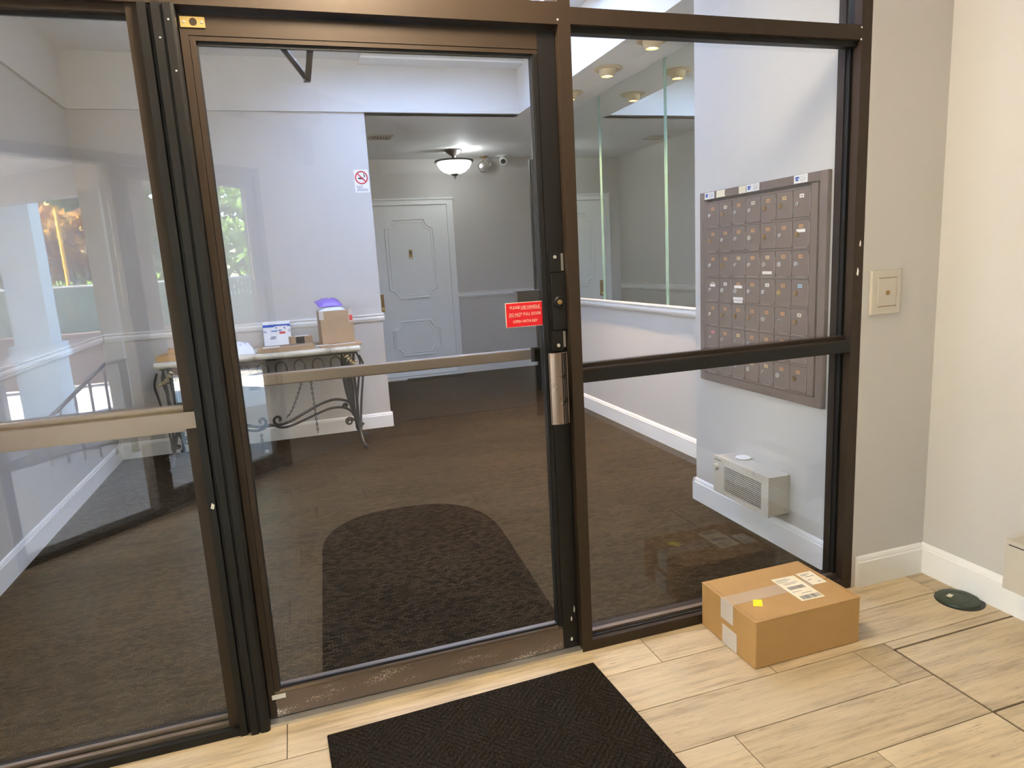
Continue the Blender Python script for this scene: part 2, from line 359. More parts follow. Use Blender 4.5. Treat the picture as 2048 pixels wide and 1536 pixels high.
wall('wall_corridor', 'wall_paint', XC - .12, XC, YB + .12, YD + .12, 0, ZC, label='side wall of the corridor turning off past the console table')
wall('wall_far', 'wall_paint', XC - .12, 4.4, YD, YD + .12, 0, ZC, label='greige end wall of the corridor holding the white door')
wall('wall_mirror', 'wall_paint', XM, XM + .12, 1.165, 4.70, 0, ZC, label='right lobby wall carrying the mirror panels')
wall('wall_mailbox', 'wall_paint', XB, XM + .12, .115, 1.165, 0, ZT, label='pinkish wall projecting beside the storefront with the mailbox bank')
wall('wall_corner', 'wall_paint', 2.281, XV + .14, 0, .115, 0, ZT, label='short wall between the storefront and the right vestibule wall')
wall('wall_right', 'wall_paint', XV, XV + .14, -4.1, 0, 0, ZV, label='greige right wall of the vestibule with a scuffed baseboard')
wall('wall_rear', 'wall_paint', .90, XV + .14, -4.1, -3.98, 0, ZV, label='rear wall of the vestibule behind the viewer')
wall('wall_above', 'wall_paint', XL, 2.281, 0, .115, ZV, ZT + .1, label='wall above the storefront transoms')
wall('wall_side', 'wall_paint', XM + .004, 4.4, 4.80, 4.9, 0, ZC, label='short corridor wall past the dark door frame')
wall('wall_end', 'wall_paint', 4.4, 4.5, 4.8, YD + .12, 0, ZC, label='end wall of the corridor to the right')
SKX0, SKX1, SKY0, SKY1 = .55, 2.16, 1.60, 3.45
rg = MB(); ro = [(XL - .12, .115), (XM + .12, .115), (XM + .12, YB + .12), (XL - .12, YB + .12)]; ri = [(SKX0, SKY0), (SKX1, SKY0), (SKX1, SKY1), (SKX0, SKY1)]
rg.v = [(x, y, z) for z in (ZT, ZT + .1) for x, y in ro + ri]
for i in range(4):
    j = (i + 1) % 4; rg.f += [(i, j, 4 + j, 4 + i), (8 + i, 12 + i, 12 + j, 8 + j), (i, 8 + i, 8 + j, j), (4 + i, 4 + j, 12 + j, 12 + i)]
rg.build('ceiling', 'ceiling_paint', label='raised lobby ceiling around the skylight', cat='ceiling', kind=ST)
sk = thing('window_5', 'barred skylight in the raised lobby ceiling, seen through the transom', 'skylight', ((SKX0 + SKX1) / 2, 2.2, ZT), kind=ST)
box('panel', 'skylight_panel', SKX0 - .05, SKX1 + .05, SKY0 - .05, SKY1 + .05, ZT + .36, ZT + .366, parent=sk)
for b_ in ((SKX0 - .06, SKX0, SKY0 - .06, SKY1 + .06), (SKX1, SKX1 + .06, SKY0 - .06, SKY1 + .06), (SKX0, SKX1, SKY0 - .06, SKY0), (SKX0, SKX1, SKY1, SKY1 + .06)): box('curb', 'trim_white', *b_, ZT + .1, ZT + .36, parent=sk)
for i in range(15): xx = SKX0 + .05 + i * .1055; box('bar', 'post_grey', xx - .005, xx + .005, SKY0, SKY1, ZT + .01, ZT + .035, parent=sk)
wall('ceiling', 'ceiling_paint', XC - .12, 4.5, YB + .02, YD + .12, ZC, ZC + .1, label='low textured ceiling over the corridor', cat='ceiling')
sf = wall('ceiling', 'ceiling_paint', XS, XM + .12, 1.165, YB + .02, ZC, ZT, label='dropped soffit with warm downlights along the mirror wall', cat='ceiling')
wall('ceiling', 'ceiling_paint', XL - .12, XV + .14, -4.1, 0, ZV, ZV + .1, label='vestibule ceiling above the entrance', cat='ceiling')
wall('trim_1', 'upper_paint', XL, XS, YB - .022, YB, ZC, ZT, label='pale header band across the back of the lobby', cat='header')
box('trim_1', 'upper_paint', XC, XS + .003, YB, YB + .12, ZC + .0, ZT, label='pale header above the corridor opening', cat='header', kind=ST)
wall('trim_2', 'upper_paint', XL, XL + .022, .115, YB - .022, ZC, ZT, label='pale band along the top of the left lobby wall', cat='header')

# chair rails, ledge, baseboards: moulded profiles
def rail_x(name, x0, x1, yf, z0, sgn, label):
    pr_ = [(0, 0), (.006, 0), (.012, .012), (.012, .020), (.017, .024), (.017, .038), (.012, .042), (.012, .048), (.020, .056), (.020, .066), (0, .066)]
    MB().prism([(yf + sgn * a, z0 + b) for a, b in pr_], 'x', x0, x1).build(name, 'trim_white', label=label, cat='chair rail', kind=ST)
def rail_y(name, y0, y1, xf, z0, sgn, label, k=1.0):
    pr_ = [(0, 0), (.006, 0), (.012, .012), (.012, .020), (.017, .024), (.017, .038), (.012, .042), (.012, .048), (.020, .056), (.020, .066), (0, .066)]
    MB().prism([(xf + sgn * a * k, z0 + b) for a, b in pr_], 'y', y0, y1).build(name, 'trim_white', label=label, cat='chair rail', kind=ST)
rail_x('trim_3', XL + .02, XC + .018, YB, .952, -1, 'white moulded chair rail behind the console table')
rail_x('trim_4', 2.215, 4.4, YD, .975, -1, 'white chair rail on the corridor end wall beside the door')
rail_y('trim_5', YB, YD - .02, XC, .955, 1, 'white chair rail along the corridor side wall')
rail_y('trim_6', .12, YB - .02, XL, .952, 1, 'white chair rail along the left lobby wall')
rail_y('trim_7', 1.165, 4.70, XM, .972, -1, 'white ledge under the mirror panels', 1.6)
BP = [(0, 0), (.016, 0), (.016, .108), (.012, .112), (.012, .118), (.008, .128), (.003, .132), (0, .132)]
def bb_x(name, x0, x1, yf, sgn, label): MB().prism([(yf + sgn * a, b) for a, b in BP], 'x', x0, x1).build(name, 'trim_white', label=label, cat='baseboard', kind=ST)
def bb_y(name, y0, y1, xf, sgn, label): MB().prism([(xf + sgn * a, b) for a, b in BP], 'y', y0, y1).build(name, 'trim_white', label=label, cat='baseboard', kind=ST)
bb_x('baseboard_back', XL + .016, XC + .016, YB, -1, 'white baseboard behind the console table')
bb_y('baseboard_corridor', YB, YD, XC, 1, 'white baseboard along the corridor side wall')
bb_x('baseboard_far', 2.215, 4.4, YD, -1, 'white baseboard on the corridor end wall')
bb_y('baseboard_left', .115, YB, XL, 1, 'white baseboard on the left lobby wall')
bb_y('baseboard_left', -1.60, -.005, XL, 1, 'white baseboard on the left vestibule wall')
bb_y('baseboard_mirror', 1.165, 4.70, XM, -1, 'white baseboard under the mirror wall')
bb_y('baseboard_mailbox', .117, 1.165, XB, -1, 'white baseboard below the mailbox bank and heater')
bb_x('baseboard_mailbox', XB - .016, XM - .017, 1.165, 1, 'white baseboard on the end of the mailbox wall')
bb_x('baseboard_corner', 2.300, XV - .016, 0, -1, 'white baseboard in the corner beside the brown frame')
bb_y('baseboard_right', -3.95, -.0, XV, -1, 'white baseboard along the right vestibule wall')

# dark jamb where the mirror wall ends
o = thing('door_jamb', 'dark bronze door jamb at the far end of the mirror wall', 'door jamb', (2.70, 4.75, 0), kind=ST)
box('post', 'black_paint', 2.662, XM + .12, 4.702, 4.798, 0, 2.42, parent=o); box('stop', 'dark_bronze', 2.652, 2.662, 4.73, 4.77, 0, 2.42, parent=o)
box('upper_panel', 'wall_paint', XM, XM + .12, 4.702, 4.798, 2.422, ZC, parent=o)

# ------------------------------------------------------------------ storefront
Gm = 'glass'
def pane(name, x0, x1, z0, z1, y=.06, parent=None): return box(name, Gm, x0, x1, y - .003, y + .003, z0, z1, parent=parent)
W1 = thing('window_1', 'left storefront sidelight with a mid rail in its lit tan, reflecting the garden outside', 'window', (-.68, .06, 0), kind=ST)
pane('pane', -1.226, -.113, 1.050, 2.112, parent=W1); pane('pane', -1.226, -.113, .046, .986, parent=W1); pane('pane', -1.226, -.05, 2.182, ZV - .04, parent=W1)
box('mid_rail', 'bronze_lit', -1.228, -.098, .0, .11, .993, 1.041, parent=W1)
box('glazing_stop', 'bronze_lit', -1.228, -.126, .030, .056, 1.041, 1.056, parent=W1); box('glazing_stop', 'bronze_lit', -1.228, -.126, .030, .056, .980, .993, parent=W1)
box('sill', 'dark_bronze', -1.228, -.098, 0, .11, 0, .026, parent=W1)
box('sill_step', 'bronze_lit', -1.228, -.126, .020, .036, .026, .040, parent=W1); box('sill_stop', 'bronze_lit', -1.228, -.126, .042, .056, .026, .052, parent=W1); box('sill_gasket', 'black_rubber', -1.228, -.126, .036, .042, .026, .038, parent=W1)
box('glazing_bead', 'bronze', -.127, -.0975, .012, .056, .026, .993, parent=W1); box('glazing_bead', 'bronze', -.127, -.0975, .012, .056, 1.041, 2.118, parent=W1); box('glazing_bead', 'bronze', -.127, -.0975, .064, .105, .026, 2.118, parent=W1)
box('side_jamb', 'bronze', XL, -1.228, 0, .11, 0, ZV, parent=W1)
box('header', 'bronze', -1.228, -.098, 0, .11, 2.118, 2.178, parent=W1); box('head_stop', 'bronze', -1.228, -.127, .02, .056, 2.098, 2.118, parent=W1); box('head_gasket', 'black_rubber', -1.228, -.127, .048, .057, 2.088, 2.098, parent=W1)
T1 = thing('trim_8', 'black fluted door jamb between the left sidelight and the door', 'door jamb', (-.055, .05, 0), kind=ST)
MB().prism([(-.0965, .11), (-.0965, -.006), (-.076, -.006), (-.073, .006), (-.066, .006), (-.063, -.014), (-.043, -.014), (-.041, -.006), (-.037, -.006), (-.035, -.014), (-.016, -.014), (-.009, -.008), (-.009, .11)], 'z', 0, 2.117).build('jamb', 'dark_bronze', T1)
for xx, zz in ((-.05, 2.03), (-.025, 2.075), (-.022, 1.95)): MB().lathe((xx, -.014, zz), [(.003, 0), (.0025, .0015), (0, .002)], 10, (0, -1, 0)).build('screw', 'steel', T1)
# the door
D1 = thing('door_1', 'brown metal framed glass entrance door with pull handle and red notice', 'door', (.53, .05, 0), kind=ST)
pane('pane', .029, .993, .10, 2.038, .052, D1)
box('hinge_stile', 'bronze', -.006, .014, .030, .078, .014, 2.106, parent=D1); box('glazing_bead', 'bronze', .0155, .030, .032, .049, .10, 2.04, parent=D1); box('glazing_bead', 'bronze', .0155, .030, .055, .078, .10, 2.04, parent=D1)
box('gasket', 'black_rubber', .030, .0335, .040, .049, .10, 2.04, parent=D1)
box('lock_stile', 'dark_bronze', 1.006, 1.0655, .030, .078, .014, 2.106, parent=D1); box('glazing_bead', 'dark_bronze', .992, 1.0045, .032, .049, .10, 2.04, parent=D1); box('glazing_bead', 'dark_bronze', .992, 1.006, .055, .078, .10, 2.04, parent=D1)
box('gasket', 'black_rubber', .9875, .992, .038, .049, .10, 2.04, parent=D1)
box('top_rail', 'bronze', .0145, 1.0055, .030, .078, 2.053, 2.106, parent=D1); box('top_bead', 'bronze', .0145, 1.0055, .032, .078, 2.040, 2.052, parent=D1); box('gasket', 'black_rubber', .03, .992, .040, .049, 2.030, 2.040, parent=D1)
box('bottom_rail', 'bronze_scuffed', .0145, 1.0055, .030, .078, .014, .092, parent=D1); box('bottom_bead', 'bronze_lit', .0145, 1.0055, .034, .078, .093, .104, parent=D1); box('gasket', 'black_rubber', .03, .992, .042, .049, .104, .111, parent=D1)
sp_ = box('strike_plate', 'brass', -.002, .059, .0265, .0295, 2.071, 2.098, parent=D1, label='brass strike plate'); 
MB().lathe((.030, .0262, 2.085), [(.0095, 0), (.0095, .0006), (0, .0006)], 20, (0, -1, 0)).build('keyhole', 'bronze', sp_)
for xx in (.007, .051): MB().lathe((xx, .0262, 2.0845), [(.004, 0), (.003, .0012), (0, .0014)], 12, (0, -1, 0)).build('screw', 'steel', sp_)
box('white_tape', 'paper_white', .004, .046, .0292, .0299, .076, .092, parent=D1, label='small white paper label')
# latch guard, cylinder
lg = MB().prism([(1.012, 1.43), (1.012, 1.366), (1.019, 1.366), (1.019, 1.178), (1.010, 1.178), (1.010, 1.108), (1.0625, 1.108), (1.0625, 1.178), (1.085, 1.178), (1.085, 1.43)], 'y', -.006, -.002)
lg = MB().box(1.013, 1.052, .020, .0295, 1.368, 1.431).box(1.016, 1.0655, .018, .0295, 1.178, 1.366).box(1.010, 1.050, .020, .0295, 1.108, 1.176).build('latch_guard', 'dark_bronze', D1, bevel=.001)
box('bright_gap', 'steel', 1.054, 1.063, .027, .0298, 1.372, 1.428, parent=D1); box('bright_gap', 'steel', 1.052, 1.061, .027, .0298, 1.118, 1.172, parent=D1)
for zz in (1.417, 1.126): MB().lathe((1.031, .020, zz), [(.0065, 0), (.0055, .0025), (0, .003)], 14, (0, -1, 0)).build('screw', 'steel', lg)
cy = MB().lathe((1.039, .018, 1.270), [(.019, 0), (.019, .004), (.016, .007), (.013, .007), (.013, .002), (0, .002)], 28, (0, -1, 0)).build('lock_cylinder', 'dark_bronze', D1, smooth=True)
MB().lathe((1.039, .0155, 1.270), [(.0085, 0), (.0085, .006), (.006, .0075), (0, .0075)], 20, (0, -1, 0)).build('key_plug', 'aged_brass', cy, smooth=True)
# pull handle: curved ridged plate standing off the stile
pp = [(.980 + .062 * i / 12, -.018 - .014 * math.sin(math.pi * (.08 + .84 * i / 12))) for i in range(13)]
ph = MB().prism(pp + [(x, y + .005) for x, y in reversed(pp)], 'z', .868, 1.108).build('pull_handle', 'handle_bronze', D1)
for i in (8, 9.4, 10.8): xx = .980 + .062 * i / 12; yy = -.018 - .014 * math.sin(math.pi * (.08 + .84 * i / 12)); box('ridge', 'dark_bronze', xx - .0016, xx + .0016, yy - .0022, yy + .001, .869, 1.107, parent=ph)
box('rim', 'bronze_lit', .9795, .9825, -.0235, -.016, .868, 1.108, parent=ph); box('rim', 'bronze_lit', 1.0405, 1.0430, -.0235, -.016, .868, 1.108, parent=ph)
MB().box(1.018, 1.036, -.02, .030, .90, .94).box(1.018, 1.036, -.02, .030, 1.03, 1.07).build('standoff', 'dark_bronze', ph)
# lobby side: push bar, latch box, closer
pb = box('push_bar', 'bronze_lit', .045, .985, .088, .118, 1.078, 1.114, parent=D1, bevel=.004)
for xx in (.05, .955): box('bracket', 'dark_bronze', xx, xx + .03, .079, .088, 1.07, 1.12, parent=pb)
box('latch_box', 'black_plastic', .915, 1.012, .080, .112, 1.272, 1.312, parent=D1)
cl = MB().box(.33, .62, .080, .125, 2.062, 2.104).build('door_closer', 'dark_bronze', D1)
MB().tube([(.225, .135, 2.098), (.275, .25, 2.066), (.321, .352, 2.034)], .009, 8).build('closer_arm', 'black_paint', cl)
MB().obox((.331, .24, 2.062), (.01, -.23, .06), (1, 0, 0), (0, .06, .23), .125, .009, .006).build('closer_arm', 'black_paint', cl); MB().lathe((.322, .35, 2.022), [(.012, 0), (.012, .03), (0, .03)], 14).build('pivot', 'black_paint', cl)
box('trim_9', 'steel', -.008, 1.067, .0, .10, 0, .011, label='grey metal threshold strip under the glass door', cat='threshold', kind=ST)
# red notice
rs = thing('notice_sign', 'red notice about using the handle stuck inside the glass door', 'sign', (.927, .047, 1.196))
box('plate', 'sign_cream', .8605, .9935, .0458, .0478, 1.196, 1.277, parent=rs); box('face', 'sign_red', .8622, .9918, .0448, .0458, 1.1977, 1.2753, parent=rs)
for t, zz in (('PLEASE USE HANDLE', 1.2605), ('DO NOT PULL DOOR', 1.2375), ('OPEN WITH KEY', 1.2140)):
    text_mesh(t, .0135, (.927, .0444, zz), (1, 0, 0), (0, 0, 1), 'sign_cream', rs, sx=.84)
box('underline', 'sign_cream', .9125, .9855, .0443, .0447, 1.2535, 1.2543, parent=rs); box('underline', 'sign_cream', .8700, .9105, .0443, .0447, 1.2305, 1.2313, parent=rs)
# right sidelight
W2 = thing('window_2', 'right storefront sidelight in brown metal framing beside the door', 'window', (1.66, .06, 0), kind=ST)
box('mullion', 'bronze', 1.067, 1.1075, 0, .11, 0, ZV, parent=W2)
box('side_jamb', 'bronze', 2.234, 2.2795, 0, .035, 0, ZV, parent=W2); box('side_jamb', 'dark_bronze', 2.238, 2.2795, .035, .075, 0, ZV, parent=W2); box('side_jamb', 'bronze', 2.234, 2.2795, .075, .11, 0, ZV, parent=W2)
box('jamb_stop', 'dark_bronze', 2.226, 2.238, .042, .056, .042, 2.12, parent=W2)
box('header', 'bronze', 1.1075, 2.234, 0, .11, 2.121, 2.170, parent=W2); box('head_stop', 'dark_bronze', 1.1075, 2.238, .02, .056, 2.103, 2.121, parent=W2)
box('mid_rail', 'dark_bronze', 1.1075, 2.234, 0, .11, .993, 1.041, parent=W2); box('glazing_stop', 'bronze', 1.1075, 2.238, .030, .056, 1.041, 1.054, parent=W2); box('rail_lip', 'bronze', 1.1075, 2.234, -.0008, .006, 1.036, 1.0415, parent=W2)  # same rail as the left one, coloured darker for its dim reflections
box('sill', 'bronze', 1.1075, 2.234, 0, .11, 0, .040, parent=W2); box('sill_stop', 'bronze_lit', 1.1075, 2.238, .036, .056, .040, .054, parent=W2); box('sill_gasket', 'black_rubber', 1.1075, 2.238, .022, .036, .040, .044, parent=W2)
pane('pane', 1.1085, 2.233, 1.050, 2.110, parent=W2); pane('pane', 1.1085, 2.233, .048, .992, parent=W2); pane('pane', 1.1085, 2.233, 2.171, ZV - .04, parent=W2)
for xx, zz in ((1.0655, 2.131), (2.232, 2.162), (2.232, 2.122)): MB().lathe((xx, .0, zz), [(.004, 0), (.0035, .0015), (0, .002)], 12, (0, -1, 0)).build('screw', 'chrome', W2)
W3 = thing('window_3', 'glass transom over the entrance door', 'window', (.5, .06, 2.118), kind=ST)
box('header', 'bronze', -.098, 1.067, 0, .11, 2.118, 2.182, parent=W3); pane('pane', -.045, 1.066, 2.183, ZV - .04, parent=W3)
box('mullion', 'bronze', -.097, -.052, 0, .11, 2.178, ZV, parent=W3); box('head_rail', 'bronze', -.05, 1.067, 0, .11, ZV - .045, ZV, parent=W3)

# outer entrance, set at 45 degrees behind the viewer
U = Vector((.70711, -.70711, 0)); NO = Vector((-.70711, -.70711, 0)); A0 = Vector((XL, -1.635, 0))
def outer(name, mat, s0, s1, d0, d1, z0, z1, **kw):
    c = A0 + U * ((s0 + s1) / 2) + NO * ((d0 + d1) / 2) + Vector((0, 0, (z0 + z1) / 2)); return MB().obox(c, U, NO, (0, 0, 1), (s1 - s0) / 2, (d1 - d0) / 2, (z1 - z0) / 2).build(name, mat, **kw)
pw = A0 + U * .4; W4 = thing('window_4', 'outer sidelight pane of the angled street entrance', 'window', pw, kind=ST)
outer('pane', 'clean_glass', .05, .80, .045, .051, .04, 2.07, parent=W4)
outer('sill', 'bronze', .05, .80, 0, .10, 0, .04, parent=W4); outer('side_jamb', 'bronze', 0, .05, 0, .10, 0, 2.13, parent=W4); outer('header', 'bronze', .05, .80, 0, .10, 2.07, 2.13, parent=W4)
D3 = thing('door_3', 'outer glass door of the angled street entrance', 'door', A0 + U * 1.3, kind=ST)
outer('pane', 'clean_glass', .92, 1.77, .045, .051, .12, 2.00, parent=D3)
outer('mullion', 'bronze', .80, .855, 0, .10, 0, 2.13, parent=D3); outer('stile', 'bronze', .86, .92, .025, .075, .012, 2.065, parent=D3); outer('stile', 'bronze', 1.77, 1.83, .025, .075, .012, 2.065, parent=D3)
outer('bottom_rail', 'bronze', .92, 1.77, .025, .075, .012, .12, parent=D3); outer('top_rail', 'bronze', .92, 1.77, .025, .075, 2.00, 2.065, parent=D3); outer('header', 'bronze', .855, 1.835, 0, .10, 2.07, 2.13, parent=D3); outer('side_jamb', 'bronze', 1.835, 1.88, 0, .10, 0, 2.13, parent=D3)
outer('wall_outer', 'wall_paint', 0, 1.88, 0, .14, 2.13, ZV, label='wall above the angled street entrance', cat='wall', kind=ST)
outer('wall_outer', 'wall_paint', 1.88, 3.25, 0, .14, 0, ZV, label='angled wall beside the street entrance', cat='wall', kind=ST)

# ------------------------------------------------------------------ corridor door
D2 = thing('door_2', 'white corridor door with two scalloped moulded panels and a brass lock', 'door', (1.66, YD - .03, 0), kind=ST)
box('slab', 'door_white', 1.170, 2.130, YD - .030, YD - .002, .035, 2.150, parent=D2)
def casing(b): MB().box(*b).build('casing', 'door_white', D2)
for x0, x1, st in ((1.092, 1.168, -1), (2.132, 2.212, 1)):
    casing((x0, x1, YD - .036, YD - .001, 0, 2.152)); casing(((x1 - .02, x1, YD - .048, YD - .036, 0, 2.152) if st < 0 else (x0, x0 + .02, YD - .048, YD - .036, 0, 2.152)))
casing((1.092, 2.212, YD - .036, YD - .001, 2.152, 2.228)); casing((1.168, 2.132, YD - .048, YD - .036, 2.152, 2.170)); casing((1.086, 2.218, YD - .052, YD - .036, 2.214, 2.232))
box('threshold', 'door_white', 1.168, 2.132, YD - .11, YD - .03, 0.0, .028, parent=D2)
def scallop(x0, x1, z0, z1, r):
    pts = []
    for cx, cz, a0 in ((x1, z0, 180), (x1, z1, 270), (x0, z1, 0), (x0, z0, 90)):
        arc = []
        for i in range(9):
            a = R(a0 - 90 * i / 8); arc.append((cx + r * math.cos(a), cz + r * math.sin(a)))
        pts += arc
    return pts
def scallop_ordered(x0, x1, z0, z1, r):
    out = []
    def arc(cx, cz, a, b): return [(cx + r * math.cos(R(a + (b - a) * i / 8)), cz + r * math.sin(R(a + (b - a) * i / 8))) for i in range(9)]
    out += [(x0 + r, z0 - .0)] if 0 else []
    out += arc(x0, z0, 90, 0) + arc(x1, z0, 180, 90) + arc(x1, z1, 270, 180) + arc(x0, z1, 0, -90)
    return out
for z0, z1 in ((1.022, 1.982), (.298, .728)):
    for ins, rad in ((0, .014), (.034, .007)):
        p = scallop_ordered(1.352 + ins, 1.945 - ins, z0 + ins, z1 - ins, .105 - ins * .3)
        MB().tube([(x, YD - .030, z) for x, z in p], rad, 6, closed=True).build('panel_moulding', 'door_white', D2, smooth=True)
kp = box('lock_plate', 'aged_brass', 1.212, 1.264, YD - .034, YD - .0302, .872, 1.085, parent=D2)
MB().lathe((1.238, YD - .034, .905), [(.016, 0), (.012, .02), (.024, .035), (.026, .05), (.016, .062), (0, .064)], 20, (0, -1, 0)).build('knob', 'brass', kp, smooth=True)
MB().lathe((1.238, YD - .034, 1.035), [(.016, 0), (.016, .012), (0, .012)], 18, (0, -1, 0)).build('deadbolt', 'aged_brass', kp, smooth=True)
kn = box('knocker', 'aged_brass', 1.618, 1.662, YD - .035, YD - .0302, 1.50, 1.612, parent=D2, label='small brass door viewer plate')
MB().lathe((1.64, YD - .035, 1.575), [(.014, 0), (.014, .006), (0, .006)], 16, (0, -1, 0)).build('viewer', 'black_plastic', kn)
box('number_tag', 'paper_white', 1.625, 1.655, YD - .0362, YD - .035, 1.505, 1.522, parent=kn)
MB().prism([(1.46, YD - .12), (2.20, YD - .12), (2.20, 6.29), (2.14, 6.20), (1.52, 6.20), (1.44, 6.26)], 'z', .001, .014).build('door_mat', 'door_mat_fibre', label='small dark mat in front of the white corridor door', cat='mat')

# ------------------------------------------------------------------ mirrors
mirs = [(1.19, 2.186, 'nearest mirror panel beside the mailbox wall'), (2.194, 3.216, 'middle tall mirror panel on the right lobby wall'), (3.224, 4.246, 'third mirror panel, partly behind the door mullion'), (4.254, 4.69, 'narrow mirror panel at the far end of the wall')]
for y0, y1, lb in mirs:
    o = thing('mirror_panel', lb, 'mirror', (XM - .004, (y0 + y1) / 2, 1.042), 'mirror panels on the right lobby wall')
    box('glass', 'mirror', XM - .007, XM - .001, y0, y1, 1.042, ZC - .004, parent=o)
    box('bevel_strip', 'mirror_edge', XM - .0082, XM - .0071, y1 - .014, y1, 1.042, ZC - .004, parent=o); box('bevel_strip', 'mirror_edge', XM - .0082, XM - .0071, y0, y0 + .014, 1.042, ZC - .004, parent=o)
box('trim_10', 'trim_white', XM - .02, XM, 1.166, 4.69, ZC - .012, ZC, label='thin trim along the top of the mirrors', cat='trim', kind=ST) if 0 else None

# ------------------------------------------------------------------ lamps
def eyeball(y, lb):
    o = thing('eyeball_downlight', lb, 'downlight', (2.46, y, ZC), 'warm eyeball downlights in the soffit')
    MB().lathe((2.46, y, ZC), [(.062, -.002), (.100, -.002), (.102, -.008), (.090, -.013), (.070, -.011), (.062, -.006)], 32).build('trim_ring', 'eyeball_cream', o, smooth=True)
    ax = Vector((-.12, .05, -1)).normalized(); c = Vector((2.46, y, ZC + .005))
    pr_ = [(.064 * math.sin(R(a)), .075 * -math.cos(R(a)) + .0) for a in range(60, 141, 10)] + [(.040, .060), (.037, .052), (.035, .034)]
    MB().lathe(c, pr_, 28, ax).build('eyeball', 'eyeball_cream', o, smooth=True)
    MB().lathe(c + ax * .036, [(.034, 0), (.033, .010), (.02, .018), (0, .020)], 24, ax).build('bulb', 'bulb_warm', o)
    l = bpy.data.lights.new('downlight_beam', 'SPOT'); l.energy = 200; l.color = (1, .66, .32); l.spot_size = R(100); l.spot_blend = 1.0; l.shadow_soft_size = .04
    lo = bpy.data.objects.new('downlight_beam', l); COL.objects.link(lo); lo.parent = o; lo.location = ax * .07 + Vector((0, 0, .005)); lo.rotation_euler = ax.to_track_quat('-Z', 'Y').to_euler()
eyeball(1.86, 'eyeball downlight nearest the storefront, glaring at the top of the frame'); eyeball(2.485, 'middle eyeball downlight in the soffit above the mirrors'); eyeball(3.158, 'far eyeball downlight half hidden by the door mullion')

LX, LY = 2.118, 5.80
o = thing('ceiling_lamp', 'lit bronze ceiling lamp with a white glass bowl in the corridor', 'ceiling lamp', (LX, LY, ZC))
MB().lathe((LX, LY, ZC), [(.105, 0), (.105, -.012), (.085, -.03), (.05, -.055), (.025, -.07), (.018, -.10), (.018, -.125), (0, -.125)], 28).build('canopy', 'lamp_bronze', o, smooth=True)
MB().lathe((LX, LY, ZC), [(.222, -.118), (.226, -.128), (.222, -.138), (.196, -.144), (.192, -.134), (.205, -.122)], 36).build('rim', 'lamp_bronze', o, smooth=True)
MB().lathe((LX, LY, ZC), [(.200, -.136), (.192, -.165), (.168, -.205), (.128, -.240), (.075, -.262), (.03, -.268), (0, -.268)], 36).build('bowl', 'opal', o, smooth=True)
MB().lathe((LX, LY, ZC), [(.050, -.262), (.046, -.272), (.022, -.290), (.010, -.298), (.013, -.308), (.008, -.318), (0, -.320)], 20).build('finial', 'lamp_bronze', o, smooth=True)
for a in (0, 120, 240): MB().tube([(LX + .016 * math.cos(R(a)), LY + .016 * math.sin(R(a)), ZC - .112), (LX + .2 * math.cos(R(a)), LY + .2 * math.sin(R(a)), ZC - .126)], .006, 6).build('arm', 'lamp_bronze', o)
for nm, zz, en, sz in (('lamp_uplight', -.10, 7, .02),):
    l = bpy.data.lights.new(nm, 'POINT'); l.energy = en; l.color = (.93, .98, 1); l.shadow_soft_size = sz; lo = bpy.data.objects.new(nm, l); COL.objects.link(lo); lo.parent = o; lo.location = (.10 if zz > -.2 else 0, -.04, zz)

o = thing('emergency_light', 'round chrome emergency light head hanging from the corridor ceiling', 'emergency light', (2.62, 6.30, ZC))
MB().lathe((2.62, 6.30, ZC), [(.055, 0), (.055, -.008), (.02, -.014), (.011, -.02), (.011, -.07), (0, -.07)], 18).build('stem', 'aged_brass', o, smooth=True)
ax = Vector((-.15, -1, -.15)); MB().lathe((2.605, 6.31, 2.580), [(.03, -.05), (.06, -.03), (.072, .0), (.075, .018), (.066, .024), (.062, .014), (0, .010)], 28, ax).build('lamp_head', 'chrome', o, smooth=True)
MB().lathe((2.60, 6.285, 2.577), [(.056, 0), (.045, .018), (.02, .026), (0, .028)], 24, ax).build('lens', 'steel', o, smooth=True)
MB().lathe((2.69, 6.31, 2.60), [(.02, -.03), (.026, 0), (.026, .02), (0, .022)], 16, (.8, -1, .2)).build('knuckle', 'chrome', o, smooth=True)
o = thing('security_camera', 'white security camera with a black lens on the corridor ceiling', 'camera', (2.855, 6.25, ZC))
MB().lathe((2.855, 6.25, ZC), [(.085, 0), (.085, -.006), (.045, -.012), (0, -.012)], 24).build('base', 'plastic_white', o, smooth=True)
ax = Vector((-.25, -1, -.55)).normalized(); MB().lathe((2.862, 6.28, ZC - .045), [(.02, -.055), (.042, -.045), (.047, 0), (.045, .06), (.038, .066), (.034, .055), (0, .052)], 24, ax).build('housing', 'plastic_white', o, smooth=True)
MB().lathe(Vector((2.862, 6.28, ZC - .045)) + ax * .052, [(.033, 0), (.028, .008), (0, .010)], 20, ax).build('lens', 'black_plastic', o, smooth=True)
o = thing('ceiling_vent', 'small metal vent grille in the corridor ceiling', 'vent', (1.19, 5.03, ZC))
MB().box(1.08, 1.31, 4.92, 4.945, ZC - .01, ZC - .001).box(1.08, 1.31, 5.115, 5.14, ZC - .01, ZC - .001).box(1.08, 1.105, 4.945, 5.115, ZC - .01, ZC - .001).box(1.285, 1.31, 4.945, 5.115, ZC - .01, ZC - .001).build('frame', 'vent_metal', o)
box('duct', 'cardboard_dark', 1.105, 1.285, 4.945, 5.115, ZC - .002, ZC - .0005, parent=o)
for i in range(6): MB().obox((1.12 + i * .03, 5.03, ZC - .006), (1, 0, .6), (0, 1, 0), (-.6, 0, 1), .010, .085, .001).build('slat', 'vent_metal', o)
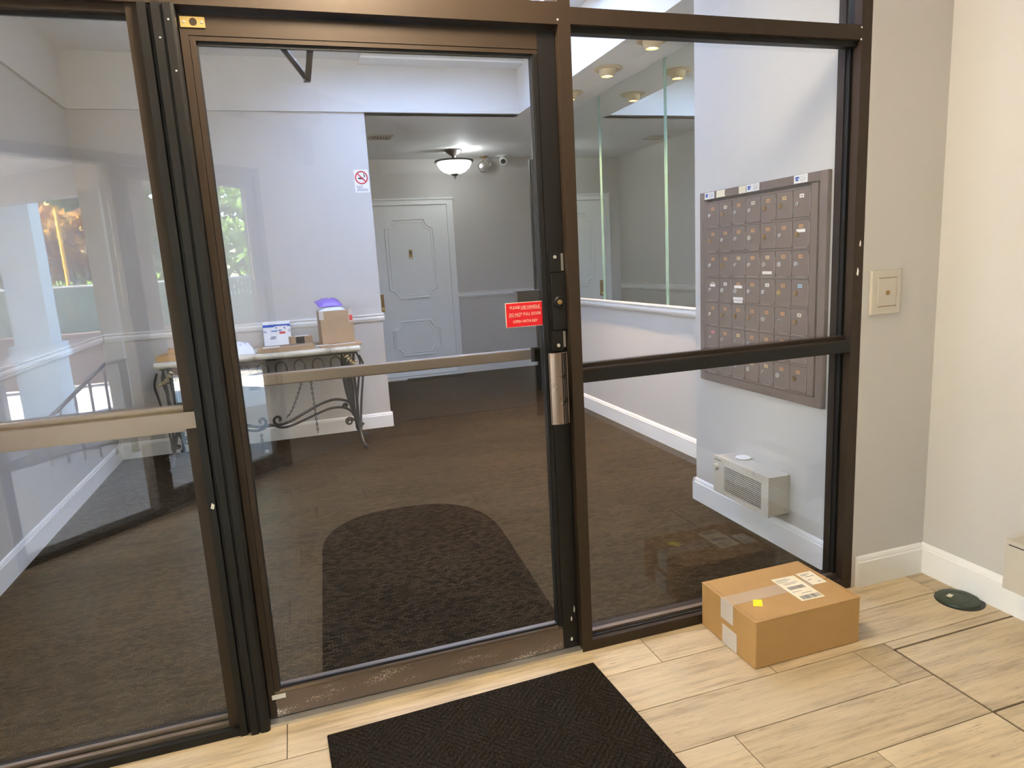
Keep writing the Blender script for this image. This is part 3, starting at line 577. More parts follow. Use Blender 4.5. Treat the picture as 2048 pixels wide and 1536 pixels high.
# trough on the raised ceiling
o = thing('ceiling_trough', 'shallow cream box fixed above the header band at the back', 'trough', (1.6, 3.83, ZT - .07))
box('body', 'upper_paint', .915, 2.285, 3.74, YB - .023, ZT - .020, ZT - .001, parent=o); box('lip', 'trim_white', .910, 2.286, 3.735, YB - .023, ZT - .034, ZT - .020, parent=o)

# vestibule ceiling lamps
def vlamp(x, y, lb, en):
    o = thing('vestibule_lamp', lb, 'ceiling lamp', (x, y, ZV))
    MB().lathe((x, y, ZV), [(.13, 0), (.13, -.02), (.12, -.03), (0, -.03)], 28).build('pan', 'brass', o, smooth=True)
    MB().lathe((x, y, ZV), [(.12, -.03), (.115, -.06), (.085, -.095), (.04, -.11), (0, -.112)], 28).build('glass_bowl', 'opal_warm', o, smooth=True)
    l = bpy.data.lights.new('lamp_glow', 'POINT'); l.shadow_soft_size = .14; l.energy = en; l.color = (1, .86, .66); lo = bpy.data.objects.new('lamp_glow', l); COL.objects.link(lo); lo.parent = o; lo.location = (0, 0, -.21)
vlamp(.45, -.45, 'warm ceiling lamp over the inner entrance door', 98)

# ------------------------------------------------------------------ mailboxes
mb = thing('mailbox_bank', 'brown steel bank of forty-nine small mailboxes on the lobby wall', 'mailbox', (XB, .64, .722))
xf = XB - .022
MB().box(xf, XB - .001, .190, .232, .722, 1.702).box(xf, XB - .001, 1.046, 1.086, .722, 1.702).box(xf, XB - .001, .232, 1.046, .722, .764).box(xf, XB - .001, .232, 1.046, 1.664, 1.702).build('frame', 'mail_paint', mb, bevel=.002)
box('back_panel', 'dark_gap', XB - .012, XB - .001, .232, 1.046, .764, 1.664, parent=mb)
box('inner_frame', 'mail_paint', xf - .003, XB - .012, .238, .277, .770, 1.658, parent=mb); box('inner_frame', 'mail_paint', xf - .003, XB - .012, 1.018, 1.040, .770, 1.658, parent=mb)
for r in range(8): box('divider', 'mail_paint', xf - .004, XB - .012, .277, 1.018, 1.646 - r * .125 - .004, 1.646 - r * .125 + .004, parent=mb)
dm = None; SLOT = {(0, 0): 'slot_orange', (0, 1): 'slot_cream', (0, 3): 'slot_cream', (0, 6): 'paper_white', (3, 0): 'slot_cream', (3, 1): 'paper_white', (3, 4): 'paper_white', (3, 6): 'slot_blue', (4, 6): 'slot_cream', (5, 0): 'slot_pink'}
rnd = random.Random(3); cp = .1058
for r in range(7):
    for c in range(7):
        yc = 1.016 - (c + .5) * cp; z1 = 1.646 - r * .125 - .006; z0 = z1 - .113
        d = box('mailbox_door', 'mail_door_paint', xf - .006, xf + .006, yc - cp / 2 + .0022, yc + cp / 2 - .0022, z0, z1, parent=mb, bevel=.0015)
        box('worn_edge', 'worn_paint', xf - .0064, xf - .0055, yc - cp / 2 + .0014, yc - cp / 2 + .0026, z0 + rnd.uniform(0, .02), z1 - rnd.uniform(0, .03), parent=d)
        if rnd.random() < .6: box('worn_edge', 'worn_paint', xf - .0064, xf - .0055, yc - rnd.uniform(.02, .048), yc + rnd.uniform(.02, .048), z0 - .0012, z0 + .0004, parent=d)
        lk = rnd.choice(['chrome', 'chrome', 'steel', 'aged_brass']); lk = 'brass' if (r, c) == (3, 5) else lk
        yo = yc + .022; zo = z1 - .058
        k2 = MB().lathe((xf - .006, yo, zo), [(.0115, 0), (.0115, .004), (.0095, .007), (0, .007)], 16, (-1, 0, 0)).build('lock', lk, d, smooth=True)
        box('keyway', 'dark_gap', xf - .0134, xf - .0128, yo - .001, yo + .001, zo - .006, zo + .004, parent=d)
        sm = SLOT.get((r, c)) or rnd.choice(['slot_orange', 'slot_tan', 'slot_orange', 'slot_tan', 'slot_orange'])
        w_ = .0125; ys = yc - .002; zs = z1 - .026
        box('number_slot', sm, xf - .0072, xf - .006, ys - w_, ys + w_, zs - .0075, zs + .0075, parent=d)
        MB().box(xf - .0077, xf - .0072, ys - .007, ys - .002, zs - .003, zs + .003).box(xf - .0077, xf - .0072, ys + .001, ys + .006, zs - .003, zs + .003).build('number', 'ink_grey', d)
        extra = {(3, 2): [(.030, -.038), (.037, -.095), (.034, -.110)], (2, 4): [(.032, -.095)], (3, 0): [(.022, -.034)], (1, 6): [(.026, -.044)]}.get((r, c), [])
        for hw, dz in extra: box('name_strip', 'paper_white', xf - .0074, xf - .006, yc - hw, yc + hw, z1 + dz - .0065, z1 + dz + .0065, parent=d)
# postal stickers on the top rail
for y0, y1, zc_ in ((1.040, .957, 1.683), (.700, .608, 1.684), (.382, .302, 1.684)):
    st = box('postal_sticker', 'paper_white', xf - .0014, xf, y1, y0, zc_ - .0165, zc_ + .0165, parent=mb, label='white postal sticker with a blue eagle mark')
    ya = y0 - .008
    MB().prism([(ya, zc_ + .010), (ya - .022, zc_ + .010), (ya - .026, zc_ + .002), (ya - .012, zc_ + .002), (ya - .024, zc_ - .006), (ya - .003, zc_ - .008)], 'x', xf - .0018, xf - .0014).build('eagle_mark', 'ink_blue', st)
    b2 = MB()
    for i in range(4): b2.box(xf - .0018, xf - .0014, y1 + .006 + .004 * (i % 2), y1 + .044, zc_ + .008 - i * .006, zc_ + .0095 - i * .006)
    b2.build('print_lines', 'ink_grey', st)
for y0, y1 in ((.938, .866), (.758, .702)): MB().prism([(y0, 1.667), (y1, 1.667), (y1 + .005, 1.683), (y1, 1.700), (y0, 1.700)], 'x', xf - .0012, xf).build('old_label', 'paper_cream', mb, label='peeling cream label')

# ------------------------------------------------------------------ heaters
def heater(yc0, yc1, xw, z0, z1, lb, dep=.122, knob=True):
    o = thing('wall_heater', lb, 'heater', (xw, (yc0 + yc1) / 2, z0)); xo = xw - dep
    b = MB().box(xo + .012, xw - .001, yc0 + .004, yc1 - .004, z0 + .003, z1 - .003).build('case', 'beige_enamel', o, bevel=.003)
    g0, g1 = yc0 + .05, yc1 - .085; h0, h1 = z0 + .022, z1 - .035
    MB().box(xo, xo + .011, yc0, g0, z0, z1).box(xo, xo + .011, g1, yc1, z0, z1).box(xo, xo + .011, g0, g1, z0, h0).box(xo, xo + .011, g0, g1, h1, z1).build('front_panel', 'beige_enamel', o)
    box('dark_interior', 'dark_gap', xo + .009, xo + .0118, g0, g1, h0, h1, parent=o)
    n = 14
    for i in range(n):
        z = h0 + (i + .5) * (h1 - h0) / n; MB().obox((xo + .004, (g0 + g1) / 2, z), (1, 0, -.35), (0, 1, 0), (.35, 0, 1), .0038, (g1 - g0) / 2, .0016).build('louvre', 'beige_enamel', o)
    for j in range(3): yy = g0 + (j + 1) * (g1 - g0) / 4; box('rib', 'dark_gap', xo + .0065, xo + .009, yy - .0015, yy + .0015, h0, h1, parent=o)
    if knob: MB().lathe((xo, yc1 - .030, z1 - .055), [(.017, 0), (.016, .012), (.014, .016), (0, .016)], 20, (-1, 0, 0)).build('knob', 'beige_enamel', o, smooth=True)
    box('slot', 'dark_gap', xo - .0006, xo, yc1 - .065, yc1 - .012, z1 - .020, z1 - .016, parent=o)
    MB().lathe((xo + .0005, g0 - .005 + .06, z1 - .013), [(.006, 0), (.005, .003), (0, .004)], 12, (-1, 0, 0)).build('screw', 'steel', o)
    return o
h = heater(.392, .820, XB, .180, .374, 'beige electric wall heater with louvred grille under the mailboxes')
MB().lathe((XB - .03, .70, .372), [(.035, 0), (.04, .006), (.025, .012), (0, .014)], 9).build('crumpled_paper', 'paper_white', label='scrap of crumpled white paper on top of the lobby heater', cat='paper')
heater(-.92, -.432, XV, .150, .338, 'beige wall heater cropped at the right edge in the vestibule', .12, False)

# ------------------------------------------------------------------ small wall things
o = thing('key_switch', 'square cream key switch plate with a central keyhole', 'key switch', (2.386, 0, 1.13))
MB().box(2.314, 2.318, -.012, -.0005, 1.130, 1.300).box(2.318, 2.458, -.012, -.0005, 1.130, 1.300).build('plate', 'beige_enamel', o, bevel=.003)
MB().box(2.342, 2.434, -.0155, -.012, 1.158, 1.272).build('inner_plate', 'beige_enamel', o, bevel=.0025)
MB().box(2.343, 2.433, -.0160, -.0155, 1.160, 1.1625).box(2.343, 2.433, -.0160, -.0155, 1.268, 1.2705).build('groove', 'cardboard_dark', o)
MB().lathe((2.389, -.0155, 1.212), [(.009, 0), (.009, .003), (.006, .004), (0, .003)], 18, (0, -1, 0)).build('keyhole', 'aged_brass', o, smooth=True)
o = thing('no_smoking_sign', 'white no smoking sign on the wall above the parcels', 'sign', (.853, YB, 2.05))
yf = YB - .004; box('plate', 'paper_white', .795, .915, YB - .003, YB - .0005, 2.050, 2.236, parent=o)
MB().tube([(.856 + .049 * math.cos(2 * math.pi * i / 32), yf, 2.172 + .049 * math.sin(2 * math.pi * i / 32)) for i in range(32)], .0055, 6, closed=True).build('red_ring', 'ink_red', o)
MB().obox((.856, yf - .001, 2.172), (1, 0, -1), (0, 1, 0), (1, 0, 1), .049, .001, .005).build('red_bar', 'ink_red', o)
MB().box(.828, .872, yf - .0006, yf, 2.160, 2.171).build('cigarette', 'ink_black', o); MB().tube(spline([(.876, yf, 2.176), (.886, yf, 2.184), (.874, yf, 2.196), (.884, yf, 2.206)], 5), .003, 5).build('smoke', 'ink_black', o)
text_mesh('NO', .031, (.812, yf + .0005, 2.094), (1, 0, 0), (0, 0, 1), 'ink_navy', o, align='LEFT', sx=.95); text_mesh('SMOKING', .031, (.812, yf + .0005, 2.070), (1, 0, 0), (0, 0, 1), 'ink_navy', o, align='LEFT', sx=.66)

# ------------------------------------------------------------------ floor things
o = thing('drain_cover', 'round dark green plastic cleanout cover sunk in the tile floor', 'drain cover', (2.575, -.247, 0))
MB().lathe((2.575, -.247, 0), [(.086, .0), (.086, .002), (.080, .003), (.074, .0025), (0, .0025)], 40).build('ring', 'black_plastic', o, smooth=True)
MB().lathe((2.572, -.243, .0025), [(.076, 0), (.074, .007), (.068, .009), (.048, .009), (.046, .007), (.043, .007), (.041, .009), (0, .009)], 40).build('lid', 'green_plastic', o, smooth=True)
MB().obox((2.555, -.222, .0125), (1, .3, 0), (-.3, 1, 0), (0, 0, 1), .013, .008, .0008).build('paper_scrap', 'slot_cream', o)
ar = [(.160, -.112), (1.072, -.080), (1.128, -1.10)]
for i in range(1, 24): t = math.pi * i / 24; ar.append((.665 + .463 * math.copysign(abs(math.cos(t)) ** .8, math.cos(t)), -1.12 - .56 * math.sin(t) ** .8))
ar.append((.202, -1.13))
MB().prism(ar, 'z', .001, .009).build('entrance_mat', 'mat_rib', label='dark brown ribbed entrance mat with a rounded end on the plank floor', cat='mat', origin=(.62, -.8, .001), bevel=.003)
# cardboard box by the storefront
o = thing('cardboard_box', 'brown cardboard box with shipping labels on the plank floor', 'box', (1.785, -.165, 0))
HB = .172
MB().box(1.562, 2.003, -.322, -.006, .001, HB).build('body', 'cardboard', o, bevel=.004)
MB().box(1.561, 2.004, -.323, -.166, HB, HB + .0025).build('flap', 'cardboard', o, bevel=.001); MB().box(1.561, 2.004, -.163, -.005, HB, HB + .0025).build('flap', 'cardboard', o, bevel=.001)
zt = HB + .0026; MB().box(1.5615, 1.92, -.197, -.133, zt, zt + .0006).build('tape', 'packing_tape', o)
MB().box(1.5608, 1.5619, -.200, -.128, .098, HB + .003).build('tape', 'clear_tape', o); MB().box(1.5608, 1.5619, -.222, -.138, .002, .076).build('tape', 'clear_tape', o)
zl = zt + .0007
lb = MB().prism([(1.803, -.096), (1.903, -.100), (1.895, -.272), (1.798, -.268)], 'z', zl, zl + .0006).build('shipping_label', 'paper_cream', o, label='white shipping label with bar codes')
b2 = MB(); rb = random.Random(5); x = 1.812
while x < 1.890: w_ = rb.choice((.0015, .003, .0045)); b2.box(x, x + w_, -.262, -.238, zl + .0006, zl + .0009); x += w_ + rb.choice((.0015, .003))
x = 1.815
while x < 1.880: w_ = rb.choice((.002, .003)); b2.box(x, x + w_, -.190, -.168, zl + .0006, zl + .0009); x += w_ + rb.choice((.0012, .002))
for yy, x0, x1 in ((-.112, 1.81, 1.86), (-.120, 1.81, 1.87), (-.130, 1.81, 1.85), (-.142, 1.82, 1.885), (-.150, 1.82, 1.87), (-.204, 1.81, 1.85), (-.222, 1.835, 1.88)): b2.box(x0, x1, yy - .002, yy, zl + .0006, zl + .0009)
b2.build('print', 'ink_grey', lb)
lb = MB().prism([(1.916, -.094), (1.984, -.096), (1.978, -.190), (1.916, -.188)], 'z', zl, zl + .0006).build('shipping_label', 'paper_cream', o, label='second white label near the box edge')
b2 = MB()
for yy, x0, x1 in ((-.108, 1.925, 1.965), (-.116, 1.925, 1.95), (-.128, 1.93, 1.97), (-.150, 1.925, 1.94), (-.172, 1.95, 1.966)): b2.box(x0, x1, yy - .003, yy, zl + .0006, zl + .0009)
b2.build('print', 'ink_grey', lb)
ys = MB().prism([(1.650, -.192), (1.679, -.204), (1.652, -.244), (1.623, -.230)], 'z', zl, zl + .0006).build('yellow_sticker', 'sticker_yellow', o, label='yellow sticker')
box('crease', 'cardboard_dark', 1.570, 1.5715, -.31, -.02, zt, zt + .0003, parent=o); box('crease', 'cardboard_dark', 1.578, 1.579, -.315, -.02, zt, zt + .0003, parent=o); box('crease', 'cardboard_dark', 1.992, 1.993, -.31, -.02, zt, zt + .0003, parent=o)
for i in range(12): box('corrugation_mark', 'cardboard_dark', 1.59 + i * .010, 1.5915 + i * .010, -.320, -.306 - .001 * i, zt, zt + .0003, parent=o)

# ------------------------------------------------------------------ console table
TX0, TX1, TY0, TY1, TZ = -.838, .668, 3.415, 3.925, .812
CX = (TX0 + TX1) / 2
tb = thing('console_table', 'wrought iron console table with a cream marble top against the wall', 'table', (CX, 3.67, 0))
tp = []
for i in range(9): a = R(-90 + 180 * i / 8); tp.append((TY0 + .022 - .022 * math.cos(a), TZ - .024 + .024 * math.sin(a)))
MB().prism(tp + [(TY1, TZ), (TY1, TZ - .048)], 'x', TX0, TX1).build('marble_top', 'marble', tb, smooth=True, bevel=.010)
box('top_frame', 'iron', TX0 + .035, TX1 - .035, TY0 + .035, TY1 - .02, TZ - .062, TZ - .049, parent=tb)
AY = TY0 + .045
# apron: row of iron arches between two bars
box('apron_bar', 'iron', TX0 + .06, TX1 - .06, AY - .006, AY + .006, .648, .658, parent=tb)
n = 9; x0 = TX0 + .13; step = (TX1 - TX0 - .26) / n
for i in range(n):
    xc = x0 + (i + .5) * step
    pts = [(xc - .040, AY, .659)] + [(xc + .040 * math.cos(R(a)), AY, .690 + .045 * math.sin(R(a))) for a in range(180, -1, -20)] + [(xc + .040, AY, .659)]
    MB().tube(pts, .0055, 6).build('apron_loop', 'iron', tb, smooth=True)
def mir(p): return (2 * CX - p[0], p[1], p[2])
for side in (1, -1):
    fx = (lambda x: x) if side == 1 else (lambda x: 2 * CX - x)
    for yy, back in ((3.46, False), (3.87, True)):
        fy = (lambda y: y) if not back else (lambda y: 3.665 + (3.665 - y) * .62)
        def T(pts): return [(fx(a), fy(b), c) for a, b, c in pts]
        lg = MB().tube(spline(T([(.585, 3.46, .765), (.568, 3.46, .68), (.562, 3.47, .50), (.572, 3.46, .30), (.592, 3.44, .20), (.606, 3.40, .12), (.614, 3.34, .04), (.628, 3.285, .018)]), 6), [.012] * 43, 8).build('leg', 'iron', tb, smooth=True)
        MB().tube(spline(T([(.612, 3.455, .765), (.602, 3.45, .60), (.604, 3.45, .40), (.602, 3.435, .22), (.610, 3.40, .12)]), 6), .011, 8).build('leg_rod', 'iron', lg, smooth=True)
        MB().tube(spline(T([(.655, 3.47, .73), (.684, 3.47, .64), (.668, 3.47, .53), (.640, 3.46, .36), (.622, 3.44, .22), (.616, 3.41, .14)]), 6), .0085, 8).build('leg_rod', 'iron', lg, smooth=True)
        MB().tube(spline(T([(.540, 3.50, .73), (.530, 3.51, .55), (.545, 3.50, .38), (.575, 3.46, .24)]), 6), .0085, 8).build('leg_rod', 'iron', lg, smooth=True)
        MB().lathe((fx(.630), fy(3.283), .017), [(.006, -.016), (.016, -.010), (.018, 0), (.014, .010), (0, .014)], 14).build('foot_scroll', 'iron', lg, smooth=True)
        v = MB()
        for i in range(26):
            a = i * .42; r = .030 * (1 - i / 30); v.v.append((fx(.648 + r * math.cos(a) * .8), fy(3.42), .075 + r * math.sin(a) * .6))
        pts = v.v; MB().tube(pts, .006, 6).build('scroll', 'iron', lg, smooth=True)
        # gilt leaf ornament at the corner
        g = MB()
        for i in range(7):
            a = R(-70 + i * 24); c = Vector((fx(.598 + .02 * math.sin(a)), fy(3.435), .722 - .028 * i * .55 + .02)); d = Vector((math.sin(a) * side, -.35, -math.cos(a)))
            p2 = c + d * .05; s_ = d.cross(Vector((0, 1, 0))).normalized() * .012; mid = c + d * .022 + Vector((0, -.010, 0))
            g.add([c, mid + s_, p2, mid - s_, mid + Vector((0, -.008, 0))], [(0, 1, 4), (1, 2, 4), (2, 3, 4), (3, 0, 4)])
        g.build('leaf_ornament', 'gilt', lg)
    # S-scroll stretchers
    for yo in (3.60,):
        A = [(.572, yo, .25), (.556, yo, .318), (.52, yo, .345), (.46, yo, .362), (.40, yo, .360), (.31, yo, .335), (.20, yo, .285), (.10, yo, .238), (.03, yo, .212), (-.02, yo, .206), (-.048, yo, .222), (-.054, yo, .25), (-.035, yo, .272), (-.010, yo, .268), (-.004, yo, .248), (-.020, yo, .238)]
        B = [(.585, yo, .20), (.56, yo, .25), (.51, yo, .285), (.45, yo, .296), (.38, yo, .290), (.29, yo, .262), (.18, yo, .222), (.09, yo, .192), (.02, yo, .180), (-.03, yo, .190), (-.05, yo, .21)]
        s1 = MB().tube(spline([(fx(a), b, c) for a, b, c in A], 6), .011, 8).build('stretcher', 'iron', tb, smooth=True)
        MB().tube(spline([(fx(a), b, c) for a, b, c in B], 6), .010, 8).build('stretcher', 'iron', tb, smooth=True)
        for cx, cz, r0 in ((.538, .165, .036), (.515, .300, .022)):
            pts = [(fx(cx + (r0 * (1 - i / 34)) * math.cos(i * .38)), yo, cz + (r0 * (1 - i / 34)) * math.sin(i * .38)) for i in range(28)]
            MB().tube(pts, .008, 6).build('scroll', 'iron', s1, smooth=True)
MB().tube([(CX, 3.60, .21), (CX + .035, 3.60, .208)], .013, 10).build('collar', 'iron', tb); MB().tube([(CX, 3.60, .21), (CX - .035, 3.60, .208)], .013, 10).build('collar', 'iron', tb)
# chains hanging off the table frame
def chain(pts, lb):
    P_ = spline(pts, 6); L = [P_[0]]; acc = 0
    out = []; step = .021
    for i in range(1, len(P_)):
        seg = (P_[i] - P_[i - 1]).length; t = step - acc
        while t <= seg: out.append((P_[i - 1] + (P_[i] - P_[i - 1]) * (t / seg), (P_[i] - P_[i - 1]).normalized())); t += step
        acc = seg - (t - step)
    o = thing('hanging_chain', lb, 'chain', tuple(P_[-1]), 'chains hanging under the console table')
    for j, (p, d) in enumerate(out):
        s_ = Vector((0, 1, 0)) if j % 2 else Vector((1, 0, 0)); s_ = (s_ - d * s_.dot(d)).normalized()
        ring = [p + d * (.0125 * math.cos(2 * math.pi * i / 10)) + s_ * (.007 * math.sin(2 * math.pi * i / 10)) for i in range(10)]
        MB().tube(ring, .003, 5, closed=True).build('link', 'iron', o)
    return o
chain([(.205, 3.48, .640), (.185, 3.50, .537), (.13, 3.53, .40), (.085, 3.56, .31), (.040, 3.59, .255)], 'chain slanting down to the table stretcher')
chain([(.262, 3.49, .640), (.263, 3.49, .54), (.270, 3.49, .33), (.276, 3.49, .120)], 'chain hanging straight down under the right half of the table')
c3 = chain([(-.150, 3.50, .180), (-.156, 3.50, .14), (-.155, 3.51, .05), (-.150, 3.54, .018)], 'chain with a small padlock touching the floor under the table')
MB().box(-.148, -.118, 3.53, 3.545, .002, .026).build('padlock', 'steel', c3)

# ------------------------------------------------------------------ parcels on the table
TT = TZ + .001
def parcel(name, mat, c, hx, hy, h, rz, z0, label, cat='parcel', bevel=.003, par=None):
    a = Vector((math.cos(R(rz)), math.sin(R(rz)), 0)); b = Vector((-math.sin(R(rz)), math.cos(R(rz)), 0)); cc = Vector((c[0], c[1], z0 + h / 2))
    o = MB().obox(cc, a, b, (0, 0, 1), hx, hy, h / 2).build(name, mat, label=label, cat=cat, bevel=bevel); return o, a, b
def face(o, mat, name, c, a, up, hw, hh, nrm, label=None):
    return MB().obox(c, a, up, nrm, hw, hh, .0006).build(name, mat, o, label=label)
# flat cardboard under the tall box
fc, a, b = parcel('flattened_box', 'cardboard_pale', (.52, 3.60), .165, .145, .016, 2, TT, 'flattened cardboard under the tall brown box')
bx, a, b = parcel('tall_box', 'cardboard_pale', (.505, 3.665), .128, .125, .262, 4, TT + .018, 'tall brown cardboard box with a purple mailer on top')
zt = TT + .018 + .262
def onb(o, c, a, b, u, v): return Vector((c[0], c[1], 0)) + a * u + b * v
q = onb(bx, (.505, 3.665), a, b, 0, -.1256)
MB().obox(q + a * -.118 + Vector((0, 0, zt - .030)), a, (0, 0, 1), b, .018, .034, .0008).build('tape', 'clear_tape', bx); MB().obox(q + a * .112 + Vector((0, 0, zt - .045)), a, (0, 0, 1), b, .016, .05, .0008).build('tape', 'clear_tape', bx, label='clear tape printed in red')
MB().obox(q + a * .112 + Vector((0, -.0012, zt - .062)), a, (0, 0, 1), b, .012, .022, .0004).build('tape_print', 'ink_red', bx)
MB().obox(Vector((.505, 3.665, zt + .0008)), a, b, (0, 0, 1), .128, .02, .0006).build('tape', 'clear_tape', bx)
def pouch(name, mat, c, hx, hy, h, rz, z0, label, tilt=0, cat='mailer'):
    v = MB(); n = 10; mm = 8; a = Vector((math.cos(R(rz)), math.sin(R(rz)), 0)); b = Vector((-math.sin(R(rz)), math.cos(R(rz)), math.tan(R(tilt)))); rn = random.Random(name + str(c))
    for sgn in (1, 0):
        for i in range(n + 1):
            for j in range(mm + 1):
                s, t = 2 * i / n - 1, 2 * j / mm - 1; e = (1 - s ** 4) * (1 - t ** 4)
                z = (h * e * (.8 + .4 * rn.random()) if sgn else 0) + .002 * sgn
                v.v.append(tuple(Vector((c[0], c[1], z0)) + a * hx * s + b * hy * t + Vector((0, 0, z + (abs(b.z) * hy)))))
    M_ = (n + 1) * (mm + 1); f = []
    for i in range(n):
        for j in range(mm):
            p = i * (mm + 1) + j; f.append((p, p + mm + 1, p + mm + 2, p + 1)); f.append((M_ + p, M_ + p + 1, M_ + p + mm + 2, M_ + p + mm + 1))
    for i in range(n):
        p = i * (mm + 1); f.append((p, M_ + p, M_ + p + mm + 1, p + mm + 1)); p += mm; f.append((p, p + mm + 1, M_ + p + mm + 1, M_ + p))
    for j in range(mm):
        f.append((j, j + 1, M_ + j + 1, M_ + j)); p = n * (mm + 1) + j; f.append((p, M_ + p, M_ + p + 1, p + 1))
    v.f = f; return v.build(name, mat, label=label, cat=cat, smooth=True)
pouch('white_mailer', 'poly_white', (.480, 3.665), .105, .085, .026, 6, zt + .002, 'white plastic mailer lying under the purple one on the tall box')
pouch('purple_mailer', 'poly_purple', (.468, 3.685), .098, .075, .032, 12, zt + .034, 'purple plastic mailer on top of the tall brown box', tilt=16)
# long printed box at the front
lb_, a, b = parcel('long_box', 'cardboard_pale', (.105, 3.550), .212, .105, .034, 1.5, TT, 'long flat printed cardboard box at the front of the table')
lc = (.105, 3.550)
zt2 = TT + .0345
MB().obox(Vector((-.005, 3.520, zt2 + .0004)), a, b, (0, 0, 1), .062, .040, .0006).build('address_label', 'paper_white', lb_, label='white address label')
MB().tube(spline([(.060, 3.600, zt2), (.14, 3.580, zt2), (.21, 3.592, zt2), (.245, 3.612, zt2)], 6), .0035, 5).build('arrow_mark', 'ink_black', lb_, label='curved printed arrow')
MB().prism([(.232, 3.618), (.258, 3.622), (.250, 3.596)], 'z', zt2, zt2 + .0006).build('arrow_head', 'ink_black', lb_)
b2 = MB()
for i in range(12): b2.box(.075 + i * .0105, .081 + i * .0105, 3.535, 3.549, zt2, zt2 + .0005)
b2.box(.135, .165, 3.492, 3.512, zt2, zt2 + .0005)
for i in range(6): b2.box(.252 + i * .007, .256 + i * .007, 3.560, 3.582, zt2, zt2 + .0005)
for i in range(5): b2.box(.228 + i * .014, .238 + i * .014, 3.500, 3.512, zt2, zt2 + .0005)
b2.build('print', 'ink_grey', lb_)
# small box behind it
sb, a, b = parcel('small_box', 'cardboard_pale', (.222, 3.735), .088, .055, .085, 8, TT + .036, 'small brown box with black tape behind the long box')
sb.location.z = TT
c0 = Vector((.222, 3.735, 0)); MB().obox(c0 - b * .0556 + a * -.012 + Vector((0, 0, TT + .045)), a, (0, 0, 1), b, .034, .038, .0007).build('black_tape', 'ink_black', sb); MB().obox(c0 + a * -.012 + Vector((0, 0, TT + .0856)), a, b, (0, 0, 1), .034, .055, .0006).build('black_tape', 'ink_black', sb)
MB().obox(c0 + a * .01 + b * .005 + Vector((0, 0, TT + .0866)), a, b, (0, 0, 1), .055, .030, .0005).build('label', 'paper_white', sb)
# upright white and blue mailer leaning on the wall
o = thing('express_mailer', 'white express mailer with a blue stripe standing against the wall', 'mailer', (.045, 3.80, TT))
vv = Vector((0, .105, .205)).normalized(); nn = Vector((0, -.205, .105)).normalized(); cc = Vector((.042, 3.845, TT + .105))
up = Vector((0, .32, 1)).normalized(); nn = Vector((0, -1, .32)).normalized(); cc = Vector((.042, 3.835, TT + .107))
def onm(u, v_): return cc + Vector((u, 0, 0)) + up * v_ + nn * .0055
MB().obox(cc, (1, 0, 0), up, nn, .108, .110, .005).build('pouch', 'plastic_white', o, bevel=.003)
def pm(name, mat, u0, u1, v0, v1, lv=0):
    MB().obox(onm((u0 + u1) / 2, (v0 + v1) / 2) + nn * lv, (1, 0, 0), up, nn, (u1 - u0) / 2, (v1 - v0) / 2, .0004).build(name, mat, o)
pm('blue_stripe', 'ink_blue', -.108, .108, .060, .082); pm('address_label', 'paper_white', -.018, .085, .000, .066, .001); pm('red_mark', 'ink_red', .018, .065, .000, .018, .002)
for u0, u1, v0, v1 in ((-.045, .005, .022, .030), (.012, .04, .025, .034), (.055, .068, .045, .055), (.060, .068, .036, .042), (-.008, .002, .048, .058)): pm('blue_print', 'ink_blue', u0, u1, v0, v1, .002)
for u0, u1, v0, v1 in ((-.105, -.085, .028, .032), (-.105, -.078, .016, .020), (.088, .105, .028, .032), (.09, .105, .014, .018), (-.05, -.01, -.026, -.020), (-.06, -.015, -.040, -.034)): pm('black_print', 'ink_navy', u0, u1, v0, v1, .001)
# clear plastic bag of bubble wrap and papers
pouch('plastic_bag', 'poly_white', (-.235, 3.575), .105, .095, .080, 8, TT, 'crumpled translucent white plastic bag on the left of the table', cat='bag')
def sheet(c, hx, hy, rz, z, lb): 
    a = Vector((math.cos(R(rz)), math.sin(R(rz)), 0)); b = Vector((-math.sin(R(rz)), math.cos(R(rz)), 0)); MB().obox(Vector((c[0], c[1], z)), a, b, (0, 0, 1), hx, hy, .0008).build('envelope', 'paper_white', label=lb, cat='envelope', group='loose envelopes on the table')
zf = TT + .018; 
sheet((.378, 3.500), .050, .028, 12, zf, 'loose envelope beside the long box'); sheet((.500, 3.492), .040, .020, 22, zf, 'narrow envelope in front of the tall box'); sheet((.575, 3.500), .065, .024, 10, zf, 'long white envelope at the right end of the table'); sheet((.430, 3.476), .03, .014, -4, zf + .002, 'smallest folded paper in front of the tall box')
# carton at the left end
lc_, a, b = parcel('open_carton', 'cardboard', (-.625, 3.585), .190, .125, .040, -3, TT, 'flat brown carton with taped corners at the left end of the table')
MB().obox(Vector((-.79, 3.50, TT + .041)), a, b, (0, 0, 1), .02, .018, .0008).build('corner_tape', 'cardboard_dark', lc_); MB().obox(Vector((-.60, 3.50, TT + .041)), a, b, (0, 0, 1), .045, .022, .0008).build('label', 'paper_white', lc_)
l2, a, b = parcel('brown_sleeve', 'cardboard', (-.60, 3.69), .165, .10, .030, 6, TT + .042, 'brown cardboard sleeve stacked on the left carton')
MB().obox(Vector((-.73, 3.66, TT + .073)), a, b, (0, 0, 1), .025, .02, .0008).build('corner_tape', 'cardboard_dark', l2)
pouch('white_mailer', 'poly_white', (-.585, 3.68), .085, .055, .012, 10, TT + .074, 'white plastic mailer lying on the left stack of cartons')

